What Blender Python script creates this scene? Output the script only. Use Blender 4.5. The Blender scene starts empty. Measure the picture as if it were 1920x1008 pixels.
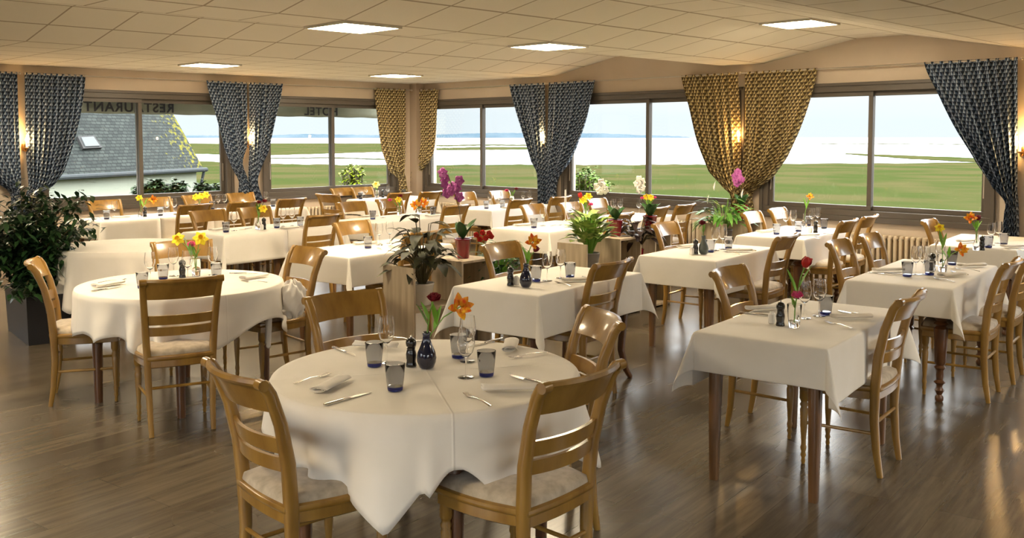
import bpy, math, random
from mathutils import Vector, Matrix
random.seed(7)
R = math.radians
# ------------------------------------------------------------------ camera, sky, exposure
F_PX, CX, CY, PITCH, EYE, YAW = 1802.0, 960.0, 370.0, R(3.62), 1.68, R(45.1)
scene = bpy.context.scene
COL = scene.collection
cam_d = bpy.data.cameras.new('camera'); cam = bpy.data.objects.new('camera', cam_d); COL.objects.link(cam)
cam.location = (0, 0, EYE); cam.rotation_euler = (R(90) - PITCH, 0, YAW)
cam_d.sensor_width = 36; cam_d.lens = 36 * F_PX / 1920
cam_d.shift_y = -(504 - CY) / 1920; cam_d.clip_end = 9000; cam_d.clip_start = 0.05
scene.camera = cam
scene.view_settings.view_transform = 'Standard'; scene.view_settings.look = 'None'
scene.view_settings.gamma = 1; scene.view_settings.use_curve_mapping = False
scene.view_settings.exposure = 1.3
PANEL_POWER = 34.0        # ceiling light panels
SCONCE_POWER = 6.0
# overcast sky: pale at the horizon, brighter overhead
world = bpy.data.worlds.new('overcast_sky'); scene.world = world; world.use_nodes = True
wn = world.node_tree; wn.nodes.clear()
wo = wn.nodes.new('ShaderNodeOutputWorld'); bg = wn.nodes.new('ShaderNodeBackground')
tc = wn.nodes.new('ShaderNodeTexCoord'); sp = wn.nodes.new('ShaderNodeSeparateXYZ'); cr = wn.nodes.new('ShaderNodeValToRGB')
ns = wn.nodes.new('ShaderNodeTexNoise'); ns.inputs['Scale'].default_value = 3.0; ns.inputs['Detail'].default_value = 5
mp = wn.nodes.new('ShaderNodeMapping'); mp.inputs['Scale'].default_value = (1, 1, 9)
ad = wn.nodes.new('ShaderNodeMath'); ad.operation = 'MULTIPLY_ADD'; ad.inputs[1].default_value = 0.03
mx = wn.nodes.new('ShaderNodeVectorMath'); mx.operation = 'SCALE'
e = cr.color_ramp.elements
e[0].position = 0.0; e[0].color = (.84, .90, .95, 1)
e[1].position = 1.0; e[1].color = (1, 1, 1, 1)
for p, c in ((.035, (.83, .91, .96, 1)), (.075, (.97, .98, 1, 1))):
    k = e.new(p); k.color = c
st = wn.nodes.new('ShaderNodeMapRange'); st.inputs['From Min'].default_value = .06; st.inputs['From Max'].default_value = .45
st.inputs['To Min'].default_value = .47; st.inputs['To Max'].default_value = 7.0
L = wn.links.new
L(tc.outputs['Generated'], mp.inputs[0]); L(mp.outputs[0], ns.inputs['Vector'])
L(tc.outputs['Generated'], sp.inputs[0]); L(ns.outputs['Fac'], ad.inputs[0]); L(sp.outputs['Z'], ad.inputs[2])
L(ad.outputs[0], cr.inputs[0]); L(cr.outputs['Color'], bg.inputs['Color'])
L(sp.outputs['Z'], st.inputs['Value']); L(st.outputs[0], bg.inputs['Strength']); L(bg.outputs[0], wo.inputs[0])

# ------------------------------------------------------------------ photo measurements -> places
_f = (-math.sin(YAW), math.cos(YAW)); _r = (_f[1], -_f[0])
def ray(px, py):
    u = (px - CX) / F_PX; v = -(py - CY) / F_PX
    fw = math.cos(PITCH) + v * math.sin(PITCH); up = -math.sin(PITCH) + v * math.cos(PITCH)
    return (_f[0]*fw + _r[0]*u, _f[1]*fw + _r[1]*u, up)
def at(px, py, h):
    r = ray(px, py); t = (h - EYE) / r[2]; return Vector((r[0]*t, r[1]*t, h))
def on_x(px, py, X):
    r = ray(px, py); t = X / r[0]; return Vector((X, r[1]*t, EYE + r[2]*t))
def on_y(px, py, Y):
    r = ray(px, py); t = Y / r[1]; return Vector((r[0]*t, Y, EYE + r[2]*t))
def at_depth(px, py, ref):
    r = ray(px, py); d = ref[0]*_f[0] + ref[1]*_f[1]; t = d / (r[0]*_f[0] + r[1]*_f[1])
    return Vector((r[0]*t, r[1]*t, EYE + r[2]*t))
def px_of(p):
    d = p[0]*_f[0] + p[1]*_f[1]; l = p[0]*_r[0] + p[1]*_r[1]
    return CX + F_PX * l / max(d, .01)

# ------------------------------------------------------------------ materials
def mat(name, color, rough=.5, metal=0, coat=0, trans=0, ior=1.45, emit=None, es=0, sheen=0, alpha=1):
    m = bpy.data.materials.new(name); m.use_nodes = True
    b = m.node_tree.nodes['Principled BSDF']
    b.inputs['Base Color'].default_value = (*color, 1); b.inputs['Roughness'].default_value = rough
    b.inputs['Metallic'].default_value = metal; b.inputs['Coat Weight'].default_value = coat
    b.inputs['Coat Roughness'].default_value = .12
    b.inputs['Transmission Weight'].default_value = trans; b.inputs['IOR'].default_value = ior
    b.inputs['Sheen Weight'].default_value = sheen
    if emit: b.inputs['Emission Color'].default_value = (*emit, 1); b.inputs['Emission Strength'].default_value = es
    return m
def nd(m, t, **kw):
    n = m.node_tree.nodes.new(t)
    for k, v in kw.items():
        if k in n.inputs: n.inputs[k].default_value = v
        else: setattr(n, k, v)
    return n
def lk(m, a, b): m.node_tree.links.new(a, b)
def noise_color(m, c1, c2, scale=(5, 5, 5), detail=4, lo=.3, hi=.7, coord='Object', bump=0, dist=.01):
    """mottled base colour between c1 and c2"""
    b = m.node_tree.nodes['Principled BSDF']
    t = nd(m, 'ShaderNodeTexCoord'); mp = nd(m, 'ShaderNodeMapping'); mp.inputs['Scale'].default_value = scale
    n = nd(m, 'ShaderNodeTexNoise'); n.inputs['Scale'].default_value = 1; n.inputs['Detail'].default_value = detail
    r = nd(m, 'ShaderNodeValToRGB'); r.color_ramp.elements[0].position = lo; r.color_ramp.elements[1].position = hi
    r.color_ramp.elements[0].color = (*c1, 1); r.color_ramp.elements[1].color = (*c2, 1)
    lk(m, t.outputs[coord], mp.inputs[0]); lk(m, mp.outputs[0], n.inputs['Vector']); lk(m, n.outputs['Fac'], r.inputs[0])
    lk(m, r.outputs[0], b.inputs['Base Color'])
    if bump:
        bp = nd(m, 'ShaderNodeBump'); bp.inputs['Strength'].default_value = bump; bp.inputs['Distance'].default_value = dist
        lk(m, n.outputs['Fac'], bp.inputs['Height']); lk(m, bp.outputs[0], b.inputs['Normal'])
    return m
M = {}
M['wood'] = noise_color(mat('honey_varnished_wood', (.4, .2, .05), .34, coat=.5), (.215, .108, .017), (.36, .20, .038), (14, 14, 3), 6)
M['dark_wood'] = noise_color(mat('dark_brown_wood', (.1, .04, .015), .3, coat=.3), (.06, .022, .009), (.15, .065, .025), (18, 18, 3), 6)
M['mid_wood'] = noise_color(mat('brown_wood', (.1, .04, .015), .3, coat=.3), (.12, .055, .02), (.24, .12, .045), (18, 18, 3), 6)
M['seat'] = noise_color(mat('beige_velvet', (.4, .33, .25), .85, sheen=.4), (.36, .29, .2), (.55, .46, .34), (26, 26, 26), 5, bump=.25, dist=.004)
M['seat_brown'] = noise_color(mat('taupe_leather_and_shade', (.16, .11, .07), .5), (.15, .10, .065), (.24, .17, .11), (20, 20, 20), 4)  # taupe leather; at the single rose table this colour stands in for shade
M['cloth'] = noise_color(mat('ivory_table_linen', (.8, .74, .64), .75, sheen=.15), (.81, .77, .69), (.86, .82, .75), (5, 5, 5), 4, bump=.15, dist=.01)
def creased(name):
    m = noise_color(mat(name, (.8, .74, .64), .75, sheen=.15), (.81, .76, .67), (.86, .81, .73), (5, 5, 5), 4)
    t = nd(m, 'ShaderNodeTexCoord'); sp_ = nd(m, 'ShaderNodeSeparateXYZ'); lk(m, t.outputs['Object'], sp_.inputs[0]); hs = []
    for ax, w in ((0, .006), (1, .006)):
        a = nd(m, 'ShaderNodeMath', operation='ABSOLUTE'); lk(m, sp_.outputs[ax], a.inputs[0])
        g = nd(m, 'ShaderNodeMapRange'); g.inputs['From Min'].default_value = 0; g.inputs['From Max'].default_value = w; g.inputs['To Min'].default_value = 1; g.inputs['To Max'].default_value = 0
        lk(m, a.outputs[0], g.inputs['Value']); hs.append(g.outputs[0])
    x = nd(m, 'ShaderNodeMath', operation='MAXIMUM'); lk(m, hs[0], x.inputs[0]); lk(m, hs[1], x.inputs[1])
    bp = nd(m, 'ShaderNodeBump'); bp.inputs['Strength'].default_value = .6; bp.inputs['Distance'].default_value = .003
    lk(m, x.outputs[0], bp.inputs['Height']); lk(m, bp.outputs[0], m.node_tree.nodes['Principled BSDF'].inputs['Normal']); return m
M['cloth_creased'] = creased('ivory_table_linen_creased')
M['napkin'] = mat('cream_napkin_linen', (.84, .80, .74), .8)
M['wall'] = noise_color(mat('beige_wall_paint', (.6, .48, .36), .8), (.60, .50, .395), (.64, .535, .425), (3, 3, 3), 3)
M['taupe'] = mat('taupe_wall_paint', (.42, .33, .25), .8)
M['frame'] = mat('bronze_window_frame', (.092, .077, .063), .4)
M['white_metal'] = mat('radiator_enamel', (.66, .55, .40), .4)
M['chrome'] = mat('brushed_steel', (.6, .6, .6), .18, 1)
M['steel'] = mat('cutlery_steel', (.62, .6, .57), .2, 1)
M['brass'] = mat('aged_brass', (.35, .2, .07), .35, 1)
M['rod'] = mat('satin_nickel', (.6, .56, .5), .3, 1)
M['black'] = mat('black_lacquer', (.008, .007, .007), .15, coat=.8)
M['navy'] = mat('navy_glazed_ceramic', (.006, .008, .03), .08, coat=1)
M['greyvase'] = mat('grey_glazed_ceramic', (.10, .12, .115), .25)
M['porcelain'] = mat('white_porcelain', (.85, .83, .78), .25)
M['glass'] = mat('clear_glass', (1, 1, 1), 0, trans=1, ior=1.45)
M['smoke'] = mat('smoke_grey_glass', (.60, .615, .65), .02, trans=1, ior=1.4)
M['blueglass'] = mat('blue_glass_base', (.015, .022, .17), .02, trans=.85, ior=1.45)
M['planter'] = mat('black_planter', (.012, .012, .014), .45)
M['redpot'] = mat('dark_red_glazed_pot', (.24, .004, .016), .2, coat=.6)
M['whitepot'] = mat('white_pot', (.8, .78, .74), .4)
M['greypot'] = mat('grey_pot', (.26, .25, .24), .6)
M['soil'] = mat('potting_soil', (.03, .02, .012), .9)
M['oak'] = noise_color(mat('pale_grey_oak', (.5, .42, .3), .55), (.36, .285, .19), (.52, .43, .30), (30, 30, 2.2), 6)
def leafmat(n, c1, c2, r=.4, sc=6):
    return noise_color(mat(n, c1, r), c1, c2, (sc, sc, sc), 2)
M['ficus'] = leafmat('ficus_leaf', (.008, .028, .012), (.03, .075, .022), .3)
M['calathea'] = leafmat('calathea_leaf', (.007, .008, .004), (.055, .058, .02), .6, 14)
M['darkleaf'] = leafmat('dark_purple_leaf', (.012, .008, .01), (.05, .03, .025), .3)
M['dieff'] = leafmat('variegated_leaf', (.06, .19, .02), (.50, .60, .17), .4, 26)
M['lily'] = leafmat('lily_leaf', (.05, .17, .02), (.13, .33, .05), .35)
M['orchid_leaf'] = mat('orchid_leaf', (.03, .10, .025), .3)
M['stem'] = mat('green_stem', (.16, .34, .05), .5)
M['brightleaf'] = mat('tulip_leaf', (.20, .48, .05), .45)
M['darkstem'] = mat('brown_stem', (.08, .07, .03), .6)
M['yellow'] = mat('yellow_petal', (.95, .78, .03), .5)
M['paleyellow'] = mat('pale_yellow_petal', (.9, .9, .3), .5)
M['trumpet'] = mat('daffodil_trumpet', (.9, .5, .02), .5)
M['orange'] = noise_color(mat('orange_petal', (.9, .2, .02), .5), (.80, .10, .015), (.98, .62, .03), (55, 55, 22), 2, .35, .65)
M['red'] = mat('red_petal', (.5, .015, .01), .45)
M['darkred'] = mat('crimson_petal', (.20, .003, .012), .45)
M['pink'] = mat('pink_petal', (.75, .10, .28), .5)
M['purple'] = noise_color(mat('purple_orchid_petal', (.45, .07, .35), .5), (.34, .04, .28), (.60, .18, .50), (40, 40, 40), 2)
M['whitepetal'] = mat('white_petal', (.9, .88, .84), .5)
# panes and panel of light
def thin_glass():
    m = bpy.data.materials.new('window_glass'); m.use_nodes = True; n = m.node_tree; n.nodes.clear()
    o = n.nodes.new('ShaderNodeOutputMaterial'); t = n.nodes.new('ShaderNodeBsdfTransparent'); g = n.nodes.new('ShaderNodeBsdfGlossy')
    t.inputs[0].default_value = (.97, .985, .98, 1); g.inputs['Roughness'].default_value = .0
    x = n.nodes.new('ShaderNodeMixShader'); f = n.nodes.new('ShaderNodeFresnel'); f.inputs[0].default_value = 1.25
    n.links.new(f.outputs[0], x.inputs[0]); n.links.new(t.outputs[0], x.inputs[1]); n.links.new(g.outputs[0], x.inputs[2]); n.links.new(x.outputs[0], o.inputs[0])
    return m
M['pane'] = thin_glass()
M['panel'] = mat('lit_diffuser', (.9, .9, .85), .5, emit=(1, .82, .56), es=PANEL_POWER)
M['bulb'] = mat('glowing_bulb', (1, .8, .5), .5, emit=(1, .55, .18), es=60)
M['trimwhite'] = mat('white_plastic', (.7, .67, .6), .5)
# curtain prints: three-tone tumbling triangles
def curtain_mat(name, light, mid, dark, k):
    m = mat(name, mid, .8); b = m.node_tree.nodes['Principled BSDF']
    uv = nd(m, 'ShaderNodeUVMap'); s = nd(m, 'ShaderNodeSeparateXYZ'); lk(m, uv.outputs[0], s.inputs[0])
    def mth(op, a, c=None, cc=None):
        n = nd(m, 'ShaderNodeMath', operation=op)
        for i, v in enumerate((a, c, cc)):
            if v is None: continue
            if isinstance(v, (int, float)): n.inputs[i].default_value = v
            else: lk(m, v, n.inputs[i])
        return n.outputs[0]
    u = mth('MULTIPLY', s.outputs[0], k); v = mth('MULTIPLY', s.outputs[1], k * 1.1)
    row = mth('FLOOR', v); q = mth('FRACT', v); p = mth('FRACT', mth('MULTIPLY_ADD', row, .5, u))
    tri = mth('LESS_THAN', q, mth('SUBTRACT', 1.0, mth('ABSOLUTE', mth('MULTIPLY_ADD', p, 2.0, -1.0))))
    half = mth('LESS_THAN', p, .5)
    m1 = nd(m, 'ShaderNodeMixRGB'); m1.inputs[1].default_value = (*mid, 1); m1.inputs[2].default_value = (*light, 1); lk(m, half, m1.inputs[0])
    m2 = nd(m, 'ShaderNodeMixRGB'); m2.inputs[1].default_value = (*dark, 1); lk(m, m1.outputs[0], m2.inputs[2]); lk(m, tri, m2.inputs[0])
    lk(m, m2.outputs[0], b.inputs['Base Color'])
    return m
M['curtain_blue'] = curtain_mat('blue_geometric_curtain', (.42, .49, .60), (.085, .135, .22), (.014, .025, .05), 23)
M['curtain_gold'] = curtain_mat('gold_geometric_curtain', (.66, .55, .28), (.27, .19, .07), (.07, .045, .02), 23)
# ------------------------------------------------------------------ mesh builder
class MB:
    def __init__(s): s.v = []; s.f = []; s.uv = None
    def add(s, vs, fs):
        o = len(s.v); s.v += [tuple(p) for p in vs]; s.f += [tuple(i + o for i in f) for f in fs]; return s
    def box(s, x0, x1, y0, y1, z0, z1, rot=0, piv=(0, 0), bev=0):
        if bev:
            rings = []
            for z, k in ((z0, bev), (z0 + bev, 0), (z1 - bev, 0), (z1, bev)):
                ring = []
                for (cx, cy, a0) in ((x1 - bev, y1 - bev, 0), (x0 + bev, y1 - bev, 90), (x0 + bev, y0 + bev, 180), (x1 - bev, y0 + bev, 270)):
                    for a in (a0, a0 + 90):
                        rr = bev - k
                        ring.append((cx + rr * math.cos(R(a)), cy + rr * math.sin(R(a)), z))
                rings.append(ring)
            pts = [[Matrix.Rotation(rot, 3, 'Z') @ (Vector(p) - Vector((*piv, 0))) + Vector((*piv, 0)) for p in r] for r in rings]
            return s.loft(pts)
        vs = [(x, y, z) for z in (z0, z1) for x, y in ((x0, y0), (x1, y0), (x1, y1), (x0, y1))]
        if rot: vs = [Matrix.Rotation(rot, 3, 'Z') @ (Vector(p) - Vector((*piv, 0))) + Vector((*piv, 0)) for p in vs]
        return s.add(vs, [(3, 2, 1, 0), (4, 5, 6, 7), (0, 1, 5, 4), (1, 2, 6, 5), (2, 3, 7, 6), (3, 0, 4, 7)])
    def loft(s, rings, caps=True, closed=True):
        n = len(rings[0]); vs = [p for r in rings for p in r]; fs = []
        for i in range(len(rings) - 1):
            for j in range(n if closed else n - 1):
                k = (j + 1) % n
                fs.append((i*n + j, i*n + k, (i+1)*n + k, (i+1)*n + j))
        if caps: fs += [tuple(reversed(range(n))), tuple(range((len(rings)-1)*n, len(rings)*n))]
        return s.add(vs, fs)
    def lathe(s, prof, c=(0, 0, 0), n=16, caps=True):
        rings = [[(c[0] + r*math.cos(2*math.pi*j/n), c[1] + r*math.sin(2*math.pi*j/n), c[2] + z) for j in range(n)] for r, z in prof]
        return s.loft(rings, caps)
    def sweep(s, path, prof, up=(0, 0, 1)):
        """prof(i, t) -> list of (a, b) offsets; a along side vector, b along normal"""
        path = [Vector(p) for p in path]; rings = []
        for i, p in enumerate(path):
            t = (path[min(i+1, len(path)-1)] - path[max(i-1, 0)]).normalized()
            u = Vector(up); sd = t.cross(u)
            if sd.length < 1e-4: sd = t.cross(Vector((1, 0, 0)))
            sd.normalize(); nn = sd.cross(t).normalized()
            rings.append([p + sd*a + nn*b for a, b in prof(i, i / (len(path) - 1))])
        return s.loft(rings)
    def tube(s, path, r, n=6, up=(0, 0, 1)):
        rf = r if callable(r) else (lambda t: r)
        return s.sweep(path, lambda i, t: [(rf(t)*math.cos(2*math.pi*j/n), rf(t)*math.sin(2*math.pi*j/n)) for j in range(n)], up)
    def sphere(s, c, r, n=10, m=6, sc=(1, 1, 1)):
        rings = []
        for i in range(m + 1):
            a = math.pi * i / m - math.pi/2; rr = max(math.cos(a), .01)
            rings.append([(c[0] + r*sc[0]*rr*math.cos(2*math.pi*j/n), c[1] + r*sc[1]*rr*math.sin(2*math.pi*j/n), c[2] + r*sc[2]*math.sin(a)) for j in range(n)])
        return s.loft(rings)
    def sheet(s, fn, nu, nv):
        vs = [fn(i/nu, j/nv) for j in range(nv + 1) for i in range(nu + 1)]
        fs = [(j*(nu+1)+i, j*(nu+1)+i+1, (j+1)*(nu+1)+i+1, (j+1)*(nu+1)+i) for j in range(nv) for i in range(nu)]
        return s.add(vs, fs)
    def leaf(s, base, d, length, width, droop=.3, fold=.15, n=5, tip=1.0, normal=(0, 0, 1)):
        base = Vector(base); d = Vector(d).normalized(); sd = d.cross(Vector(normal))
        if sd.length < .05: sd = d.cross(Vector((1, .3, 0)))
        sd.normalize(); up = sd.cross(d).normalized(); vs = []
        for i in range(n + 1):
            t = i / n; w = width/2 * (math.sin(math.pi * min(1, t**.8 * .97 + .015)))**.8 * tip
            c = base + d*length*t - Vector((0, 0, 1))*droop*length*t*t
            f = up * fold * w
            vs += [c - sd*w + f, c, c + sd*w + f]
        fs = []
        for i in range(n):
            a = i*3; fs += [(a, a+1, a+4, a+3), (a+1, a+2, a+5, a+4)]
        return s.add(vs, fs)
    def build(s, name, m, parent=None, smooth=40, loc=None, thick=0, bevel=0, subsurf=0):
        me = bpy.data.meshes.new(name); me.from_pydata(s.v, [], s.f)
        if s.uv:
            l = me.uv_layers.new(name='UVMap')
            for lp in me.loops: l.data[lp.index].uv = s.uv[lp.vertex_index]
        me.materials.append(M[m] if isinstance(m, str) else m)
        if smooth:
            me.polygons.foreach_set('use_smooth', [True]*len(me.polygons))
            me.set_sharp_from_angle(angle=R(smooth))
        me.update()
        o = bpy.data.objects.new(name, me); COL.objects.link(o)
        if parent: o.parent = parent
        if loc is not None: o.location = loc
        if thick:
            md = o.modifiers.new('thickness', 'SOLIDIFY'); md.thickness = thick; md.offset = 0
        if bevel:
            md = o.modifiers.new('bevel', 'BEVEL'); md.width = bevel; md.segments = 2
        if subsurf:
            md = o.modifiers.new('smooth', 'SUBSURF'); md.levels = subsurf; md.render_levels = subsurf
        return o
def tag(o, label=None, cat=None, group=None, kind=None):
    if label: o['label'] = label
    if cat: o['category'] = cat
    if group: o['group'] = group
    if kind: o['kind'] = kind
    return o
def empty(name, loc=(0, 0, 0), rz=0):
    o = bpy.data.objects.new(name, None); COL.objects.link(o); o.location = loc; o.rotation_euler.z = rz
    o.empty_display_size = .1
    return o
KIDS = {}
def kids(o): return [c for c in COL.objects if c.parent == o]
def dup(root, parent=None):
    r = root.copy(); COL.objects.link(r)
    if parent: r.parent = parent
    ch = KIDS.get(root.name)
    if ch is None: ch = kids(root); KIDS[root.name] = ch
    for c in ch: dup(c, r)
    return r
USED = set()
def place(proto, loc, rz=0):
    if proto.name in USED: o = dup(proto)
    else: USED.add(proto.name); o = proto
    o.location = loc; o.rotation_euler.z = rz
    return o
# deferred labels: every copy gets an ordinal within its kind and its table
PENDING = []
def later(o, desc, where, cat, note=''): PENDING.append((o, desc, where, cat, note)); return o
ORD = {1: 'leftmost', 2: 'second', 3: 'third', 4: 'fourth', 5: 'fifth', 6: 'sixth', 7: 'seventh', 8: 'eighth', 9: 'ninth'}
NUM = ['', 'one', 'two', 'three', 'four', 'five', 'six', 'seven', 'eight', 'nine', 'ten']
# ------------------------------------------------------------------ the room
WX, WY = -12.33, 10.10          # inside faces of the two window walls
XR, YN = 2.6, -3.2              # walls behind and beside the camera
SILL, HEAD, TILE = .81, 2.235, .5567
LOW, HIGH = 2.535, 2.745
# floor
fm = mat('plank_floor', (.2, .15, .1), .25); b = fm.node_tree.nodes['Principled BSDF']
t = nd(fm, 'ShaderNodeTexCoord'); mp_ = nd(fm, 'ShaderNodeMapping'); mp_.inputs['Rotation'].default_value = (0, 0, R(-98.4))
lk(fm, t.outputs['Object'], mp_.inputs[0])
br = nd(fm, 'ShaderNodeTexBrick'); br.offset = .37
br.inputs['Scale'].default_value = 1; br.inputs['Brick Width'].default_value = 1.25; br.inputs['Row Height'].default_value = .2
br.inputs['Mortar Size'].default_value = .0022; br.inputs['Color1'].default_value = (.25, .25, .25, 1); br.inputs['Color2'].default_value = (.75, .75, .75, 1)
br.inputs['Mortar'].default_value = (0, 0, 0, 1); br.inputs['Bias'].default_value = 0
lk(fm, mp_.outputs[0], br.inputs['Vector'])
mp2 = nd(fm, 'ShaderNodeMapping'); mp2.inputs['Scale'].default_value = (1.1, 13, 1); lk(fm, mp_.outputs[0], mp2.inputs[0])
n1 = nd(fm, 'ShaderNodeTexNoise'); n1.inputs['Scale'].default_value = 1.5; n1.inputs['Detail'].default_value = 7; n1.inputs['Roughness'].default_value = .65
lk(fm, mp2.outputs[0], n1.inputs['Vector'])
ma = nd(fm, 'ShaderNodeMixRGB'); ma.inputs[0].default_value = .28; lk(fm, n1.outputs['Fac'], ma.inputs[1]); lk(fm, br.outputs['Color'], ma.inputs[2])
rp = nd(fm, 'ShaderNodeValToRGB'); ee = rp.color_ramp.elements
ee[0].position = .25; ee[0].color = (.045, .034, .021, 1); ee[1].position = .75; ee[1].color = (.165, .133, .09, 1)
k = ee.new(.47); k.color = (.092, .071, .046, 1)
lk(fm, ma.outputs[0], rp.inputs[0]); lk(fm, rp.outputs[0], b.inputs['Base Color'])
n2 = nd(fm, 'ShaderNodeTexNoise'); n2.inputs['Scale'].default_value = 1.3; n2.inputs['Detail'].default_value = 2; lk(fm, mp_.outputs[0], n2.inputs['Vector'])
mr = nd(fm, 'ShaderNodeMapRange'); mr.inputs['To Min'].default_value = .17; mr.inputs['To Max'].default_value = .33
lk(fm, n2.outputs['Fac'], mr.inputs['Value']); lk(fm, mr.outputs[0], b.inputs['Roughness'])
bp = nd(fm, 'ShaderNodeBump'); bp.inputs['Strength'].default_value = .015; bp.inputs['Distance'].default_value = .001
lk(fm, n1.outputs['Fac'], bp.inputs['Height']); lk(fm, bp.outputs[0], b.inputs['Normal'])
tag(MB().box(WX - .25, XR + .2, YN - .2, WY + .25, -.2, 0).build('floor', fm, smooth=0), kind='structure')
# vaulted tile ceiling: low strips and raised strips running away from the right-hand windows
cm = mat('ceiling_tile', (.70, .64, .54), .8); b = cm.node_tree.nodes['Principled BSDF']
t = nd(cm, 'ShaderNodeTexCoord'); s_ = nd(cm, 'ShaderNodeSeparateXYZ'); lk(cm, t.outputs['Object'], s_.inputs[0])
def gridline(src, phase, w):
    a = nd(cm, 'ShaderNodeMath', operation='ADD'); a.inputs[1].default_value = -phase + 100*TILE; lk(cm, src, a.inputs[0])
    d = nd(cm, 'ShaderNodeMath', operation='DIVIDE'); d.inputs[1].default_value = TILE; lk(cm, a.outputs[0], d.inputs[0])
    f = nd(cm, 'ShaderNodeMath', operation='FRACT'); lk(cm, d.outputs[0], f.inputs[0])
    c = nd(cm, 'ShaderNodeMath', operation='SUBTRACT'); c.inputs[1].default_value = .5; lk(cm, f.outputs[0], c.inputs[0])
    ab = nd(cm, 'ShaderNodeMath', operation='ABSOLUTE'); lk(cm, c.outputs[0], ab.inputs[0])
    g = nd(cm, 'ShaderNodeMath', operation='GREATER_THAN'); g.inputs[1].default_value = .5 - w/TILE; lk(cm, ab.outputs[0], g.inputs[0])
    return g.outputs[0]
VX0 = -9.28
gx = gridline(s_.outputs[0], VX0, .012); gy = gridline(s_.outputs[1], 8.35 + TILE/2, .008)
mxx = nd(cm, 'ShaderNodeMath', operation='MAXIMUM'); lk(cm, gx, mxx.inputs[0]); lk(cm, gy, mxx.inputs[1])
mc = nd(cm, 'ShaderNodeMixRGB'); mc.inputs[1].default_value = (.82, .77, .67, 1); mc.inputs[2].default_value = (.42, .35, .26, 1)
lk(cm, mxx.outputs[0], mc.inputs[0]); lk(cm, mc.outputs[0], b.inputs['Base Color'])
nn = nd(cm, 'ShaderNodeTexNoise'); nn.inputs['Scale'].default_value = 60; lk(cm, t.outputs['Object'], nn.inputs['Vector'])
mh = nd(cm, 'ShaderNodeMath', operation='MULTIPLY_ADD'); mh.inputs[1].default_value = -3; lk(cm, mxx.outputs[0], mh.inputs[0]); lk(cm, nn.outputs['Fac'], mh.inputs[2])
bp = nd(cm, 'ShaderNodeBump'); bp.inputs['Strength'].default_value = .35; bp.inputs['Distance'].default_value = .003
lk(cm, mh.outputs[0], bp.inputs['Height']); lk(cm, bp.outputs[0], b.inputs['Normal'])
prof = [(WX - .2, LOW), (VX0, LOW)]; x = VX0
while x < XR:
    for w, z in ((2, HIGH), (1, HIGH), (2, LOW), (1, LOW)):
        x += w*TILE; prof.append((x, z))
def ceil_z(X):
    for (a, za), (c, zc) in zip(prof, prof[1:]):
        if a <= X <= c: return za + (zc - za)*(X - a)/(c - a)
    return LOW
cb = MB(); vs = []
for y in (YN - .2, WY + .2):
    vs += [(x, y, z) for x, z in prof] + [(x, y, z + .12) for x, z in reversed(prof)]
n = 2*len(prof); P_ = len(prof)
fs = [(i, i+1, n+i+1, n+i) for i in range(n-1)] + [(n-1, 0, n, 2*n-1)]
for base in (0, n):
    for i in range(P_ - 1): fs.append((base+i, base+i+1, base+n-2-i, base+n-1-i))
cb.add(vs, fs); tag(cb.build('ceiling', cm, smooth=0), kind='structure')
# window positions (along wall, between frames)
def ay(px, py=300): return on_x(px, py, WX).y
def bx_(px, py=300): return on_y(px, py, WY).x
WIN_A = [(-.95, 1.55), (ay(72), ay(431)), (ay(495), ay(741))]
WIN_B = [(bx_(799), bx_(1018)), (bx_(1060), bx_(1392)), (bx_(1434), bx_(1862)), (-2.35, .2)]  # last opening is out of view, added to light the right side
TOPW = 2.9
def wall(name, axis, a0, a1, wins, plane, out):
    w = MB(); e0, e1 = sorted((plane, plane + out))
    def seg(u0, u1, z0, z1):
        if axis == 'y': w.box(e0, e1, u0, u1, z0, z1)
        else: w.box(u0, u1, e0, e1, z0, z1)
    u = a0
    for (p, q) in wins:
        seg(u, p, 0, TOPW); seg(p, q, 0, SILL); seg(p, q, HEAD, TOPW); u = q
    seg(u, a1, 0, TOPW)
    return tag(w.build(name, 'wall', smooth=0), kind='structure')
wall('wall_left', 'y', YN, WY, WIN_A, WX, -.22)
wall('wall_far', 'x', WX - .22, XR, WIN_B, WY, .22)
FILL_WIN_R = [(-1.6, 1.2), (4.2, 6.9)]; FILL_WIN_N = [(-6.6, -3.6), (-2.0, .9)]  # unseen windows, added as daylight fill for the foreground
wall('wall_right', 'y', YN, WY, FILL_WIN_R, XR, .2)
wall('wall_near', 'x', WX, XR, FILL_WIN_N, YN, -.2)
pl = MB().box(WX, WX + .17, WY - .17, WY, 0, LOW); tag(pl.build('trim_1', 'taupe', smooth=0), kind='structure')
# baseboards
tag(MB().box(WX, WX + .015, YN, WY - .17, 0, .09).build('baseboard_left', 'taupe', smooth=0), kind='structure')
tag(MB().box(WX + .17, XR, WY - .015, WY, 0, .09).build('baseboard_far', 'taupe', smooth=0), kind='structure')
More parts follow.
